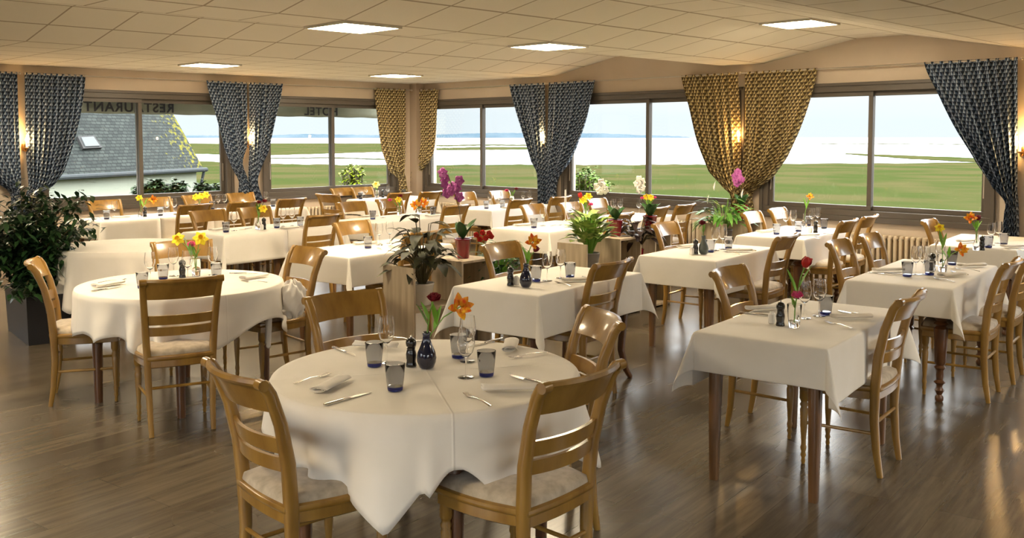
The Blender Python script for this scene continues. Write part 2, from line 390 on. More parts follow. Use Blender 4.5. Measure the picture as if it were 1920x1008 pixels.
# sliding windows: local x runs along the wall, +y points outdoors
def make_window(i, w, loc, rz):
    h = HEAD - SILL; root = tag(empty('window_%d' % i, loc, rz), kind='structure')
    f = MB(); t_ = .065
    for (x0, x1, z0, z1) in ((0, w, 0, t_), (0, w, h - t_, h), (0, t_, t_, h - t_), (w - t_, w, t_, h - t_)): f.box(x0, x1, -.035, .11, z0, z1)
    f.box(-.03, w + .03, -.05, -.03, -.06, 0); f.box(-.03, w + .03, -.05, -.03, h, h + .035)
    f.box(-.04, 0, -.05, -.03, -.06, h + .035); f.box(w, w + .04, -.05, -.03, -.06, h + .035)
    f.build('window_frame', 'frame', root, smooth=0, bevel=.004)
    m = w / 2
    for s, (x0, x1, y) in enumerate(((t_, m + .03, .0), (m - .03, w - t_, .045))):
        g = MB(); b0, b1 = t_, h - t_; v = .05
        for (p, q, r_, s_) in ((x0, x1, b0, b0 + v), (x0, x1, b1 - v, b1), (x0, x0 + v, b0 + v, b1 - v), (x1 - v, x1, b0 + v, b1 - v)): g.box(p, q, y, y + .04, r_, s_)
        sa = g.build('sash', 'frame', root, smooth=0, bevel=.003)
        MB().box(x0 + v, x1 - v, y + .018, y + .022, b0 + v, b1 - v).build('pane', 'pane', sa, smooth=0)
        hx = x0 + .025 if s == 0 else x1 - .025
        MB().box(hx - .008, hx + .008, y - .015, y, .25, .5).build('handle', 'rod', sa, smooth=0, bevel=.003)
    return root
wi = 1
for p, q in WIN_A:  # outdoors is -X, wall runs along +Y
    make_window(wi, q - p, (WX, p, SILL), R(90)); wi += 1
for p, q in WIN_B:
    make_window(wi, q - p, (p, WY, SILL), 0); wi += 1
for p, q in FILL_WIN_R:
    make_window(wi, q - p, (XR, q, SILL), R(-90)); wi += 1
for p, q in FILL_WIN_N:
    make_window(wi, q - p, (q, YN, SILL), R(180)); wi += 1
# ------------------------------------------------------------------ ceiling light panels
lights = [(-10.67, 8.35 - 5*TILE), (-10.67, 8.35), (-6.22, 8.35 - 7*TILE), (-6.22, 8.35 - 3*TILE), (-4.55, 8.35),
          (-10.67, 8.35 - 10*TILE), (-6.22, 8.35 - 12*TILE), (.46, 8.35 - 5*TILE), (-2.88, 8.35 - 16*TILE)]  # this row: unseen panels, added to keep the foreground from going dark
LL = ['ceiling light panel above the left window row, over the tables', 'small ceiling light panel nearest the room corner',
      'ceiling light panel at top centre left, above the left round table', 'ceiling light panel above the centre of the room, right of middle',
      'large ceiling light panel on the raised tiles at upper right']
for i, (x, y) in enumerate(lights):
    za, zc = ceil_z(x - .26), ceil_z(x + .26)
    root = empty('ceiling_light', (x, y, (za + zc)/2 - .012)); root.rotation_euler.y = -math.atan2(zc - za, .52)
    fr = MB(); q = .27
    for (x0, x1, y0, y1) in ((-q, q, -q, -q + .02), (-q, q, q - .02, q), (-q, -q + .02, -q + .02, q - .02), (q - .02, q, -q + .02, q - .02)): fr.box(x0, x1, y0, y1, -.006, .012)
    fr.build('frame', 'trimwhite', root, smooth=0)
    MB().box(-q + .02, q - .02, -q + .02, q - .02, -.002, .006).build('diffuser', 'panel', root, smooth=0)
    tag(root, LL[i] if i < 5 else ['added ceiling fill panel near the left wall, out of view', 'added ceiling fill panel above the aisle left of the camera, out of view', 'added ceiling fill panel near the right wall, out of view', 'added ceiling fill panel nearest the camera, out of view'][i - 5], 'light', 'ceiling light panels')
# ------------------------------------------------------------------ curtain rods, curtains, wall lamps
RODZ = 2.43
def rod(a, c, axis, label):
    root = empty('curtain_rod', a); d = Vector(c) - Vector(a); off = Vector((.09, 0, 0)) if axis == 'y' else Vector((0, -.09, 0))
    MB().tube([off, off + d*.5, off + d], .009, 8).build('rod', 'rod', root)
    for q in (off, off + d): MB().sphere(q, .018).build('finial', 'rod', root)
    for t in (.03, .5, .97):
        q = d*t; m = MB(); m.tube([q, q + off*.5, q + off], .007, 6); m.lathe([(.02, -.004), (.02, .004)], q, 10); m.build('bracket', 'rod', root)
    tag(root, label, 'curtain rod', 'curtain rods above the windows')
pa = [WX, 0, RODZ]
gapA = [on_x(37, 138, WX).y, on_x(464, 157, WX).y]; gapB = [on_y(1027, 154, WY).x, on_y(1391, 133, WY).x, on_y(1912, 107, WY).x]
rod((WX, -1.2, RODZ), (WX, gapA[0] - .03, RODZ), 'y', 'slim metal curtain rod at the far left edge')
rod((WX, gapA[0] + .03, RODZ), (WX, gapA[1] - .03, RODZ), 'y', 'slim metal curtain rod above the window that shows the slate roof')
rod((WX, gapA[1] + .03, RODZ), (WX, WY - .2, RODZ), 'y', 'slim metal curtain rod between the second blue pair and the corner')
rod((WX + .2, WY, RODZ), (gapB[0] - .03, WY, RODZ), 'x', 'slim metal curtain rod just right of the corner, over the narrow window')
rod((gapB[0] + .03, WY, RODZ), (gapB[1] - .03, WY, RODZ), 'x', 'slim metal curtain rod between the blue and the gold curtain pair')
rod((gapB[1] + .03, WY, RODZ), (gapB[2] - .03, WY, RODZ), 'x', 'slim metal curtain rod above the largest window on the right')
rod((gapB[2] + .05, WY, RODZ), (.6, WY, RODZ), 'x', 'slim metal curtain rod beyond the right edge')
def interp(tab, y):
    for (y0, x0), (y1, x1) in zip(tab, tab[1:]):
        if y <= y1:
            t = (y - y0)/(y1 - y0); return x0 + (x1 - x0)*t
    return tab[-1][1]
def smooth_tab(pts):   # finer table through the outline with soft bends
    out = []
    n = len(pts)
    for i in range(n - 1):
        p0 = pts[max(i-1, 0)]; p1 = pts[i]; p2 = pts[i+1]; p3 = pts[min(i+2, n-1)]
        for k in range(6):
            t = k/6; out.append((p1[0] + (p2[0]-p1[0])*t, .5*((2*p1[1]) + (-p0[1]+p2[1])*t + (2*p0[1]-5*p1[1]+4*p2[1]-p3[1])*t*t + (-p0[1]+3*p1[1]-3*p2[1]+p3[1])*t**3)))
    out.append(pts[-1]); return out
def curtain(side, left, right, m, label, ntop, seed):
    """left/right: photo outline (x, y); converted to metres on a plane 9 cm inside the wall"""
    rnd = random.Random(seed)
    def conv(p):
        v = on_x(p[0], p[1], WX + .09) if side == 'A' else on_y(p[0], p[1], WY - .09)
        return (-v.z, v.y if side == 'A' else v.x)
    l = smooth_tab(sorted(conv(p) for p in left)); r = smooth_tab(sorted(conv(p) for p in right))
    z0 = RODZ + .012; z1 = min(-l[-1][0], -r[-1][0]); wt = abs(r[0][1] - l[0][1]); full = wt*1.35
    NU, NV = 96, 60; mb = MB(); mb.uv = []
    ph = [rnd.uniform(0, 6.28) for _ in range(4)]; nf = ntop
    for j in range(NV + 1):
        z = z0 + (z1 - z0)*j/NV; a = interp(l, -z); c = interp(r, -z); w = abs(c - a)
        comp = min(1, w/wt)
        for i in range(NU + 1):
            u = i/NU; s = a + (c - a)*u
            amp = .022 + .030*(1 - comp)
            dd = amp*math.sin(2*math.pi*nf*u + ph[0] + .5*math.sin(3*z + ph[1])) + .35*amp*math.sin(2*math.pi*nf*2.3*u + ph[2] + z)
            dd *= min(1, w/.1)
            dd += .05*(1 - comp)*math.sin(math.pi*u)
            if side == 'A': p = (WX + .09 + dd, s, z)
            else: p = (s, WY - .09 - dd, z)
            mb.v.append(p); mb.uv.append((u*full, z - .25*(1-comp)*abs(u-.5)))
    mb.f = [(j*(NU+1)+i, j*(NU+1)+i+1, (j+1)*(NU+1)+i+1, (j+1)*(NU+1)+i) for j in range(NV) for i in range(NU)]
    o = mb.build('curtain', m, None, smooth=80)
    tag(o, label, 'curtain', 'printed curtains gathered between the windows')
CB, CG = 'curtain_blue', 'curtain_gold'
curtain('A', [(-48, 135), (-45, 300), (0, 348), (18, 362), (21, 380), (15, 402)], [(31, 138), (37, 300), (38, 340), (36, 362), (40, 380), (47, 402)], CB, 'dark blue printed curtain cut by the left edge of the photo', 7, 1)
curtain('A', [(46, 141), (50, 300), (53, 345), (50, 362), (48, 380), (44, 402)], [(160, 145), (151, 220), (137, 275), (120, 322), (98, 350), (70, 364), (70, 380), (78, 402)], CB, 'wide blue printed curtain left of the slate roof view, sconce in front', 10, 2)
curtain('A', [(387, 155), (405, 222), (420, 275), (438, 318), (450, 339), (449, 362)], [(462, 157), (462, 272), (452, 305), (461, 335), (464, 362)], CB, 'blue printed curtain, left half of the pair between the left windows', 7, 3)
curtain('A', [(466, 158), (467, 300), (468, 339), (470, 378)], [(529, 160), (515, 223), (501, 285), (485, 320), (480, 342), (490, 378)], CB, 'blue printed curtain, right half of the pair between the left windows', 6, 4)
curtain('A', [(702, 168), (707, 215), (717, 280), (733, 322), (749, 334), (751, 366)], [(761, 168), (759, 300), (757, 332), (762, 366)], CG, 'gold printed curtain left of the taupe corner pillar', 6, 5)
curtain('B', [(773, 168), (771, 290), (769, 366)], [(820, 166), (818, 205), (815, 264), (808, 295), (787, 325), (787, 366)], CG, 'gold printed curtain right of the taupe corner pillar', 5, 6)
curtain('B', [(956, 156), (965, 195), (983, 253), (999, 303), (1011, 326), (1012, 382)], [(1022, 155), (1024, 240), (1026, 298), (1026, 382)], CB, 'blue printed curtain left of the sconce on the far wall', 6, 7)
curtain('B', [(1031, 153), (1029, 260), (1027, 325), (1027.5, 382)], [(1117, 148), (1110, 184), (1099, 228), (1080, 278), (1066, 306), (1045, 335), (1042, 382)], CB, 'blue printed curtain right of the sconce on the far wall', 7, 8)
curtain('B', [(1277, 137), (1291, 199), (1307, 266), (1331, 322), (1359, 352), (1374, 364), (1375, 392)], [(1384, 133), (1387, 219), (1389, 338), (1389, 364), (1390, 392)], CG, 'gold printed curtain, left half of the large gold pair', 8, 9)
curtain('B', [(1396, 133), (1394, 258), (1391, 354), (1393, 366), (1393, 394)], [(1533, 125), (1523, 167), (1502, 231), (1474, 294), (1446, 334), (1417, 355), (1408, 366), (1412, 394)], CG, 'gold printed curtain, right half of the large gold pair', 10, 10)
curtain('B', [(1734, 117), (1760, 175), (1791, 239), (1831, 306), (1863, 354), (1886, 378), (1884, 400), (1880, 450)], [(1910, 107), (1909, 240), (1908, 370), (1910, 450)], CB, 'big dark blue printed curtain at the right edge', 10, 11)
def sconce(loc, rz, label):
    root = empty('wall_lamp', loc, rz)    # local +y points into the room
    MB().lathe([(.001, -.045), (.022, -.04), (.03, 0), (.022, .04), (.001, .045)], (0, 0, 0), 12).build('back_plate', 'brass', root)
    MB().tube([(0, .01, -.02), (0, .05, -.05), (0, .09, -.045), (0, .10, -.01)], .006, 8, up=(1, 0, 0)).build('arm', 'brass', root)
    MB().lathe([(.01, -.012), (.026, -.004), (.028, .002), (.012, .004)], (0, .10, -.005), 12).build('drip_pan', 'brass', root)
    MB().lathe([(.011, 0), (.011, .065)], (0, .10, 0), 10).build('candle_sleeve', 'porcelain', root)
    MB().lathe([(.006, 0), (.014, .012), (.015, .028), (.008, .05), (.002, .062)], (0, .10, .065), 10).build('bulb', 'bulb', root)
    tag(root, label, 'wall lamp', 'candle wall lamps between the curtains')
    ld = bpy.data.lights.new('lamp_light', 'POINT'); ld.energy = SCONCE_POWER; ld.color = (1, .58, .2); ld.shadow_soft_size = .03
    lo = bpy.data.objects.new('lamp_glow', ld); COL.objects.link(lo); lo.parent = root; lo.location = (0, .125, .10)
def sc_a(px, py, lab):
    p = on_x(px, py, WX + .10); sconce((WX + .01, p.y, p.z - .09), R(-90), lab)
def sc_b(px, py, lab):
    p = on_y(px, py, WY - .10); sconce((p.x, WY - .01, p.z - .09), R(180), lab)
sc_a(49, 262, 'lit candle wall lamp at far left, between dark blue curtains')
sc_a(468, 258, 'lit candle wall lamp between the two left windows')
sc_b(1021, 257, 'lit candle wall lamp between the blue curtains on the far wall')
sc_b(1386, 252, 'lit candle wall lamp between the gold curtains')
sc_b(1914, 266, 'lit candle wall lamp at the right edge of the photo')
# ------------------------------------------------------------------ radiators
def radiator(along, plane, u0, u1, label):
    root = empty('radiator', (plane + .12, u0, 0) if along == 'y' else (u0, plane - .12, 0)); w = abs(u1 - u0); n = int(w/.06)
    m = MB()
    for i in range(n):
        a = i*.06 + .008
        for dy in (-.04, .0, .04):
            if along == 'y': m.box(dy - .014, dy + .014, a, a + .036, .14, .62, bev=.008)
            else: m.box(a, a + .036, dy - .014, dy + .014, .14, .62, bev=.008)
        if along == 'y': m.box(-.055, .055, a, a + .044, .60, .64, bev=.01); m.box(-.055, .055, a, a + .044, .10, .15, bev=.01)
        else: m.box(a, a + .044, -.055, .055, .60, .64, bev=.01); m.box(a, a + .044, -.055, .055, .10, .15, bev=.01)
    m.build('column', 'white_metal', root, smooth=30)
    q = MB()
    for s in (.05, w - .09):
        if along == 'y': q.box(-.03, .03, s, s + .03, 0, .11)
        else: q.box(s, s + .03, -.03, .03, 0, .11)
        q.build('foot', 'white_metal', root, smooth=0); q = MB()
    if along == 'y': q.tube([(0, 0, .12), (0, w, .12)], .02, 8); q.tube([(0, 0, .6), (0, w - .06, .6)], .018, 8)
    else: q.tube([(0, 0, .12), (w, 0, .12)], .02, 8); q.tube([(0, 0, .6), (w - .06, 0, .6)], .018, 8)
    q.build('pipe', 'white_metal', root)
    tag(root, label, 'radiator', 'cast iron radiators under the windows')
radiator('y', WX, 6.9, 9.0, 'beige column radiator under the window left of the corner')
radiator('x', WY, -11.6, -9.6, 'beige column radiator under the narrow window right of the corner')
radiator('x', WY, -7.3, -6.25, 'beige column radiator under the window between blue and gold curtains')
radiator('x', WY, -4.9, -3.2, 'beige column radiator under the large right window')
# ------------------------------------------------------------------ chair
def bow(x, half, depth): return -depth*(1 - (x/half)**2)
def make_chair(seatm):
    root = empty('dining_chair')
    # back posts: one piece from floor to scroll
    for s in (-1, 1):
        path = [(s*.168, -.215, 0), (s*.17, -.195, .12), (s*.174, -.182, .28), (s*.178, -.185, .44), (s*.186, -.198, .60), (s*.195, -.228, .74), (s*.203, -.268, .85), (s*.206, -.292, .885)]
        wd = [.013, .015, .017, .019, .019, .018, .017, .018]; dp = [.013, .017, .02, .023, .022, .02, .019, .019]
        def pf(i, t):
            a, c = wd[i], dp[i]; k = .35
            return [(a, c*(1-k)), (a*(1-k), c), (-a*(1-k), c), (-a, c*(1-k)), (-a, -c*(1-k)), (-a*(1-k), -c), (a*(1-k), -c), (a, -c*(1-k))]
        mb = MB(); mb.sweep(path, pf, up=(0, 1, 0))
        # rolled scroll on top
        mb.tube([(s*.206 - .019, -.30, .885), (s*.206, -.30, .885), (s*.206 + .019, -.30, .885)], .019, 10)
        mb.build('back_post', 'wood', root, smooth=50)
    def curved(z0, z1, y0, y1, half, dep, th, roll=0):
        n = 14; rings = []
        for i in range(n + 1):
            x = -half + 2*half*i/n; o = bow(x, half, dep)
            ring = [(x, y0 + o - th/2, z0), (x, y0 + o + th/2, z0), (x, y1 + o + th/2, z1)]
            if roll:
                for a in (30, 90, 150, 210, 260): ring.append((x, y1 + o - .004 - roll*.6 + roll*math.cos(R(a - 20)), z1 + .004 + roll*math.sin(R(a - 20))))
            ring.append((x, y1 + o - th/2, z1)); rings.append(ring)
        return MB().loft(rings)
    curved(.782, .885, -.238, -.288, .196, .046, .018, .013).build('top_rail', 'wood', root, smooth=45)
    curved(.632, .686, -.200, -.212, .186, .038, .015).build('slat', 'wood', root, smooth=45)
    curved(.568, .618, -.192, -.198, .183, .038, .015).build('slat', 'wood', root, smooth=45)
    # seat frame: bowed trapezoid
    def outline(k, z, n=9):
        pts = []
        def arc(p, q, bulge):
            p, q = Vector(p), Vector(q); d = q - p; nrm = Vector((d.y, -d.x)).normalized()
            return [p + d*(i/n) + nrm*bulge*math.sin(math.pi*i/n) for i in range(n)]
        c = [(-.175, -.205), (.175, -.205), (.215, .185), (-.215, .185)]
        for a, q, bu in ((c[0], c[1], .012), (c[1], c[2], .022), (c[2], c[3], .032), (c[3], c[0], .022)): pts += arc(a, q, bu)
        return [(p.x*k, p.y*k, z) for p in pts]
    MB().loft([outline(.955, .385), outline(.985, .39), outline(.985, .425), outline(1.02, .43), outline(1.03, .44), outline(1.02, .45), outline(.97, .455)]).build('seat_frame', 'wood', root, smooth=50)
    MB().loft([outline(.96, .44), outline(.97, .46), outline(.94, .478), outline(.82, .49), outline(.6, .497), outline(.3, .5), outline(.05, .5)]).build('seat_cushion', seatm, root, smooth=80)
    for s in (-1, 1):
        MB().lathe([(.009, 0), (.012, .012), (.009, .03), (.015, .045), (.011, .06), (.013, .07), (.016, .085), (.012, .10), (.012, .115), (.018, .20), (.0205, .285), (.016, .295), (.022, .31), (.016, .322), (.021, .335), (.024, .34), (.024, .40)],
                   (s*.188, .165, 0), 12).build('front_leg', 'wood', root, smooth=50)
        MB().tube([(s*.172, -.185, .215), (s*.18, 0, .215), (s*.188, .16, .215)], .0085, 8).build('stretcher', 'wood', root)
    MB().tube([(-.17, -.187, .27), (0, -.187, .27), (.17, -.187, .27)], .0085, 8).build('stretcher', 'wood', root)
    return root
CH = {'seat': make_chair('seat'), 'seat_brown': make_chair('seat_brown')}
TH = R(8.3)
def chair(px, py, facing, where, note, seatm='seat', h=.895, ang=None, off=.275):
    """px,py: middle of the top rail in the photo"""
    p = at(px, py, h)
    if facing == '-x' and ang is None: off -= .03
    a = {'+x': 0, '-x': 180, '+y': 90, '-y': 270}[facing] if ang is None else ang
    aa = R(a) + (TH if ang is None else 0)
    c = Vector((p.x + off*math.cos(aa), p.y + off*math.sin(aa), 0))
    fwd = Vector((math.cos(aa), math.sin(aa), 0))
    if where in FRAMES:                       # keep the back posts clear of the table edge and its cloth
        tc_, hw_, rz_ = FRAMES[where]
        if rz_ is None: gap = (Vector((c.x, c.y, 0)) - Vector((tc_[0], tc_[1], 0))).length + .18 - hw_ - .05
        elif facing in ('+x', '-x'): gap = abs((c.x - tc_[0])*math.cos(rz_) + (c.y - tc_[1])*math.sin(rz_)) + .18 - hw_ - .05
        else: gap = 0
        if gap < 0: c -= fwd*min(-gap, .12)
    o = place(CH[seatm], c, aa - R(90))
    later(o, 'wooden chair', where, 'chair', note)
    return o
# tables ---------------------------------------------------------------------
TZ = .735
def make_table(name, w, l, style, center, rz, shape='rect', r=.55, label=''):
    root = empty(name, (center[0], center[1], 0), rz); m = {'tapered': 'mid_wood', 'turned': 'dark_wood', 'curved': 'dark_wood', 'round': 'dark_wood'}[style]
    if shape == 'rect':
        MB().box(-w/2, w/2, -l/2, l/2, TZ - .03, TZ - .004, bev=.005).build('tabletop', m, root)
        ap = MB(); i = .05
        ap.box(-w/2 + i, w/2 - i, -l/2 + i, -l/2 + i + .02, TZ - .12, TZ - .03); ap.box(-w/2 + i, w/2 - i, l/2 - i - .02, l/2 - i, TZ - .12, TZ - .03)
        ap.box(-w/2 + i, -w/2 + i + .02, -l/2 + i + .02, l/2 - i - .02, TZ - .12, TZ - .03); ap.box(w/2 - i - .02, w/2 - i, -l/2 + i + .02, l/2 - i - .02, TZ - .12, TZ - .03)
        ap.build('apron', m, root, smooth=0); lx, ly = w/2 - .07, l/2 - .07
    else:
        MB().lathe([(r - .01, TZ - .03), (r, TZ - .025), (r, TZ - .01), (r - .006, TZ - .004)], (0, 0, 0), 48).build('tabletop', m, root)
        MB().lathe([(r - .12, TZ - .12), (r - .12, TZ - .03)], (0, 0, 0), 32).build('apron', m, root); lx = ly = (r - .12)*.72
    for sx in (-1, 1):
        for sy in (-1, 1):
            g = MB()
            if style in ('tapered', 'round'):
                q = lambda i, t: [(a*(.020 + .011*t), c*(.020 + .011*t)) for a, c in ((1, .7), (.7, 1), (-.7, 1), (-1, .7), (-1, -.7), (-.7, -1), (.7, -1), (1, -.7))]
                g.sweep([(sx*(lx - .0), sy*(ly), 0), (sx*lx, sy*ly, .35), (sx*(lx - .005), sy*(ly - .005), TZ - .035)], q, up=(0, 1, 0))
            elif style == 'curved':
                q = lambda i, t: [(a*(.014 + .016*t), c*(.014 + .016*t)) for a, c in ((1, .7), (.7, 1), (-.7, 1), (-1, .7), (-1, -.7), (-.7, -1), (.7, -1), (1, -.7))]
                g.sweep([(sx*(lx + .03), sy*(ly + .03), 0), (sx*(lx + .005), sy*(ly + .005), .06), (sx*(lx - .02), sy*(ly - .02), .2), (sx*(lx - .005), sy*(ly - .005), .45), (sx*(lx + .012), sy*(ly + .012), .6), (sx*lx, sy*ly, TZ - .035)], q, up=(0, 1, 0))
            else:
                g.lathe([(.018, 0), (.026, .012), (.026, .03), (.016, .045), (.022, .06), (.03, .075), (.018, .09), (.02, .11), (.036, .125), (.02, .14), (.024, .17), (.022, .2), (.036, .22), (.024, .235), (.034, .25), (.04, .40), (.044, .47), (.028, .485), (.046, .50), (.03, .52), (.048, .54), (.048, .55), (.035, .56), (.035, TZ - .035)], (sx*lx, sy*ly, 0), 16)
            g.build('leg', m, root, smooth=45)
    tag(root, label, 'table', 'dining tables under ivory cloths')
    return root
def rnd_sin(rn, s, k=3): return sum(math.sin(s*f + p)/i for i, (f, p) in enumerate([(rn.uniform(9, 15), rn.uniform(0, 6)) for _ in range(k)], 1))
def rect_cloth(w, l, ox, oy, center, rz, label, seed, where):
    rn = random.Random(seed); hw, hl = w/2 + .004, l/2 + .004
    fr = [(rn.uniform(7, 12), rn.uniform(0, 6)), (rn.uniform(13, 20), rn.uniform(0, 6)), (rn.uniform(3, 5), rn.uniform(0, 6))]
    ox = ox*rn.uniform(.95, 1.05)
    def lines(h, o):
        core = [-h + 2*h*i/14 for i in range(15)]; edge = [o*(k/10) for k in range(1, 11)]; fine = [.006, .015]
        e = sorted(set(fine + edge)); return [-h - q for q in reversed(e)] + core + [h + q for q in e]
    X, Y = lines(hw, ox), lines(hl, oy); mb = MB()
    for y in Y:
        for x in X:
            dx = max(abs(x) - hw, 0); dy = max(abs(y) - hl, 0); sx = 1 if x > 0 else -1; sy = 1 if y > 0 else -1
            d = math.hypot(dx, dy)
            if d == 0: p = (x, y, TZ + .0025*math.sin(9*x + fr[0][1])*math.sin(6*y) * (1 if abs(x) < hw*.8 and abs(y) < hl*.9 else 0)); mb.v.append(p); continue
            s = (y if dx > dy else x)
            rip = .5*(math.sin(s*fr[0][0] + fr[0][1]) + .5*math.sin(s*fr[1][0] + fr[1][1]))
            nx, ny = dx/d, dy/d; c2 = 2*nx*ny                     # 1 on the diagonal
            out = .003 + .008*min(1, d/.03) + d*(.0 + .05*rip*(1 - c2) + .34*c2**1.5)
            drop = math.sqrt(max(d*d - (out - .004)**2*.6, 0)) if d > .02 else d*.6
            drop *= 1 - .05*c2
            mb.v.append((sx*(min(abs(x), hw) + nx*out), sy*(min(abs(y), hl) + ny*out), TZ - drop))
    nx_ = len(X)
    mb.f = [(j*nx_+i, j*nx_+i+1, (j+1)*nx_+i+1, (j+1)*nx_+i) for j in range(len(Y)-1) for i in range(nx_-1)]
    o = mb.build('tablecloth', 'cloth', None, smooth=80, thick=.0025, subsurf=1); o.location = (center[0], center[1], .002); o.rotation_euler.z = rz
    tag(o, label, 'tablecloth', 'ivory tablecloths')
def round_cloth(r, base, peaks, center, ang, label, seed, folds=13, amp=.03):
    """peaks: (angle, extra length, half width) of the hanging corners, world angles"""
    rn = random.Random(seed); N = 240; mb = MB(); p1, p2, p3 = (rn.uniform(0, 6) for _ in range(3))
    rings = [0.02, .15, .3, .45, .6, .75, .9, .97]
    for k in rings:
        for j in range(N): a = 2*math.pi*j/N; mb.v.append((k*r*math.cos(a), k*r*math.sin(a), TZ + .0015*math.sin(5*a + p1)*k))
    D = [0, .012, .03, .07, .13, .2, .28, .37, .46, .55, .64, .73, .82, .91, 1]
    for i, t in enumerate(D):
        for j in range(N):
            a = 2*math.pi*j/N; wa = a + ang; pk = 0; fl = 0
            for (pa, ex, hw) in peaks:
                dd = abs((wa - pa + math.pi) % (2*math.pi) - math.pi); q = max(0, 1 - dd/hw); pk = max(pk, ex*q**1.25); fl = max(fl, math.exp(-(dd/(hw*.42))**2)*min(1, ex/.1))
            ww = wa + .16*math.sin(2*wa + p2) + .08*math.sin(5*wa + p3)
            f = math.sin(folds*ww + p1); f = (abs(f)**.8)*(1 if f > 0 else -1); mod = .55 + .45*math.sin(3*wa + p3)
            Lh = base + pk + amp*math.sin(4*wa + p1) + amp*.5*math.sin(7*wa + p2)
            grow = min(1, t*1.5 + .08)
            out = r + .004 + .010*min(1, t*12) + t*Lh*(.04 + .17*f*mod + .10*fl)*grow
            drop = t*Lh*(1 - .02*f)
            mb.v.append((out*math.cos(a), out*math.sin(a), TZ - (drop if i > 1 else drop*.5)))
    n = len(rings) + len(D)
    mb.f = [(i*N+j, i*N+(j+1) % N, (i+1)*N+(j+1) % N, (i+1)*N+j) for i in range(n-1) for j in range(N)] + [tuple(reversed(range(N)))]
    o = mb.build('tablecloth', 'cloth_creased', None, smooth=80, thick=.0025); o.location = (center[0], center[1], .002); o.rotation_euler.z = ang
    tag(o, label, 'tablecloth', 'ivory tablecloths')
def front_angle(c, r, px):
    """world angle of the point on the camera side of a round top that shows at photo column px"""
    best = min(range(0, 720), key=lambda k: abs(px_of((c.x + r*math.cos(R(k/2)), c.y + r*math.sin(R(k/2)))) - px) + (0 if math.cos(R(k/2) - math.atan2(-c.y, -c.x)) > 0 else 9999))
    return R(best/2)
def rot2(v, a): return (v[0]*math.cos(a) - v[1]*math.sin(a), v[0]*math.sin(a) + v[1]*math.cos(a))
WHERE = {}; FRAMES = {}
def rect_table(key, px, py, w, l, style, where, ox=.25, oy=.19, rz=TH, n=1, corner='near'):
    """px,py: photo position of the near right corner of the top; n tables in a row away from it"""
    c = at(px, py, TZ); WHERE[key] = where
    for i in range(n):
        d = rot2((-w/2 - .005, l/2 + i*(l + .006)), rz); ctr = (c.x + d[0], c.y + d[1])
        FRAMES.setdefault(key, (ctr, w/2, rz))
        suf = '' if n == 1 else ', ' + ('nearest' if i == 0 else 'farthest' if i == n-1 else {1: 'second nearest', 2: 'third nearest'}[i]) + ' of its row'
        make_table('dining_table', w, l, style, ctr, rz, label='wooden table under ivory cloth, the ' + where + suf)
        sd = .19 if n == 1 else .17
        # in a row the cloths hang at the long sides; ends only where they are free
        rect_cloth(w, l, ox, (oy if n == 1 else .004 if 0 < i < n-1 else .004), ctr, rz, 'ivory tablecloth on the ' + where + suf, hash(key) % 97 + i if False else sum(map(ord, key)) + i, where) if n == 1 else row_cloth(w, l, ox, oy, ctr, rz, 'ivory tablecloth on the ' + where + suf, sum(map(ord, key)) + i, i == 0, i == n-1)
def row_cloth(w, l, ox, oy, center, rz, label, seed, first, last):
    rn = random.Random(seed); hw = w/2 + .004
    y0 = -l/2 - (oy if first else 0); y1 = l/2 + (oy if last else 0); f0 = (rn.uniform(7, 11), rn.uniform(0, 6))
    def ln(a, c, o0, o1, h):
        pts = [-h + 2*h*i/12 for i in range(13)]
        e = [.008, .02] + [.1*k for k in range(1, 11)]
        if o0: pts = [-h - (q if q < .03 else q*o0) for q in reversed(e)] + pts
        if o1: pts = pts + [h + (q if q < .03 else q*o1) for q in e]
        return sorted(set(pts))
    X = ln(0, 0, ox, ox, hw); Y = ln(0, 0, oy if first else 0, oy if last else 0, l/2 + (.0))
    mb = MB()
    for y in Y:
        for x in X:
            dx = max(abs(x) - hw, 0); dy = max(abs(y) - l/2, 0); sx = 1 if x > 0 else -1; sy = 1 if y > 0 else -1; d = math.hypot(dx, dy)
            if d == 0: mb.v.append((x, y, TZ)); continue
            s = y if dx > dy else x; rip = .5*math.sin(s*f0[0]*1.6 + f0[1]); nx, ny = dx/d, dy/d; c2 = 2*nx*ny
            out = .003 + .008*min(1, d/.03) + d*(.0 + .05*rip*(1-c2) + .34*c2**1.5); drop = math.sqrt(max(d*d - (out-.004)**2*.6, 0)) if d > .02 else d*.6
            mb.v.append((sx*(min(abs(x), hw) + nx*out), sy*(min(abs(y), l/2) + ny*out), TZ - drop))
    n = len(X); mb.f = [(j*n+i, j*n+i+1, (j+1)*n+i+1, (j+1)*n+i) for j in range(len(Y)-1) for i in range(n-1)]
    o = mb.build('tablecloth', 'cloth', None, smooth=80, thick=.0025); o.location = (center[0], center[1], .002); o.rotation_euler.z = rz
    tag(o, label, 'tablecloth', 'ivory tablecloths')
T1c = at(800, 697, TZ); T2c = at(341, 531, TZ); T3c = at(235, 460, TZ)
WHERE.update(T1='front round table', T2='left round table with daffodils', T3='bare round table beside the ficus')
a0 = at(805, 698, TZ); a1_ = at(858, 784, TZ); CREASE = math.atan2(a1_.y - a0.y, a1_.x - a0.x)
fa = front_angle
PK1 = [(fa(T1c, .66, 718), .15, .30), (fa(T1c, .66, 802), .07, .12), (fa(T1c, .66, 945), .10, .22), (fa(T1c, .66, 1075), .10, .3), (fa(T1c, .66, 712) + math.pi*.5, .12, .3), (fa(T1c, .66, 712) - math.pi*.5, .10, .3), (fa(T1c, .66, 712) + math.pi, .12, .3)]
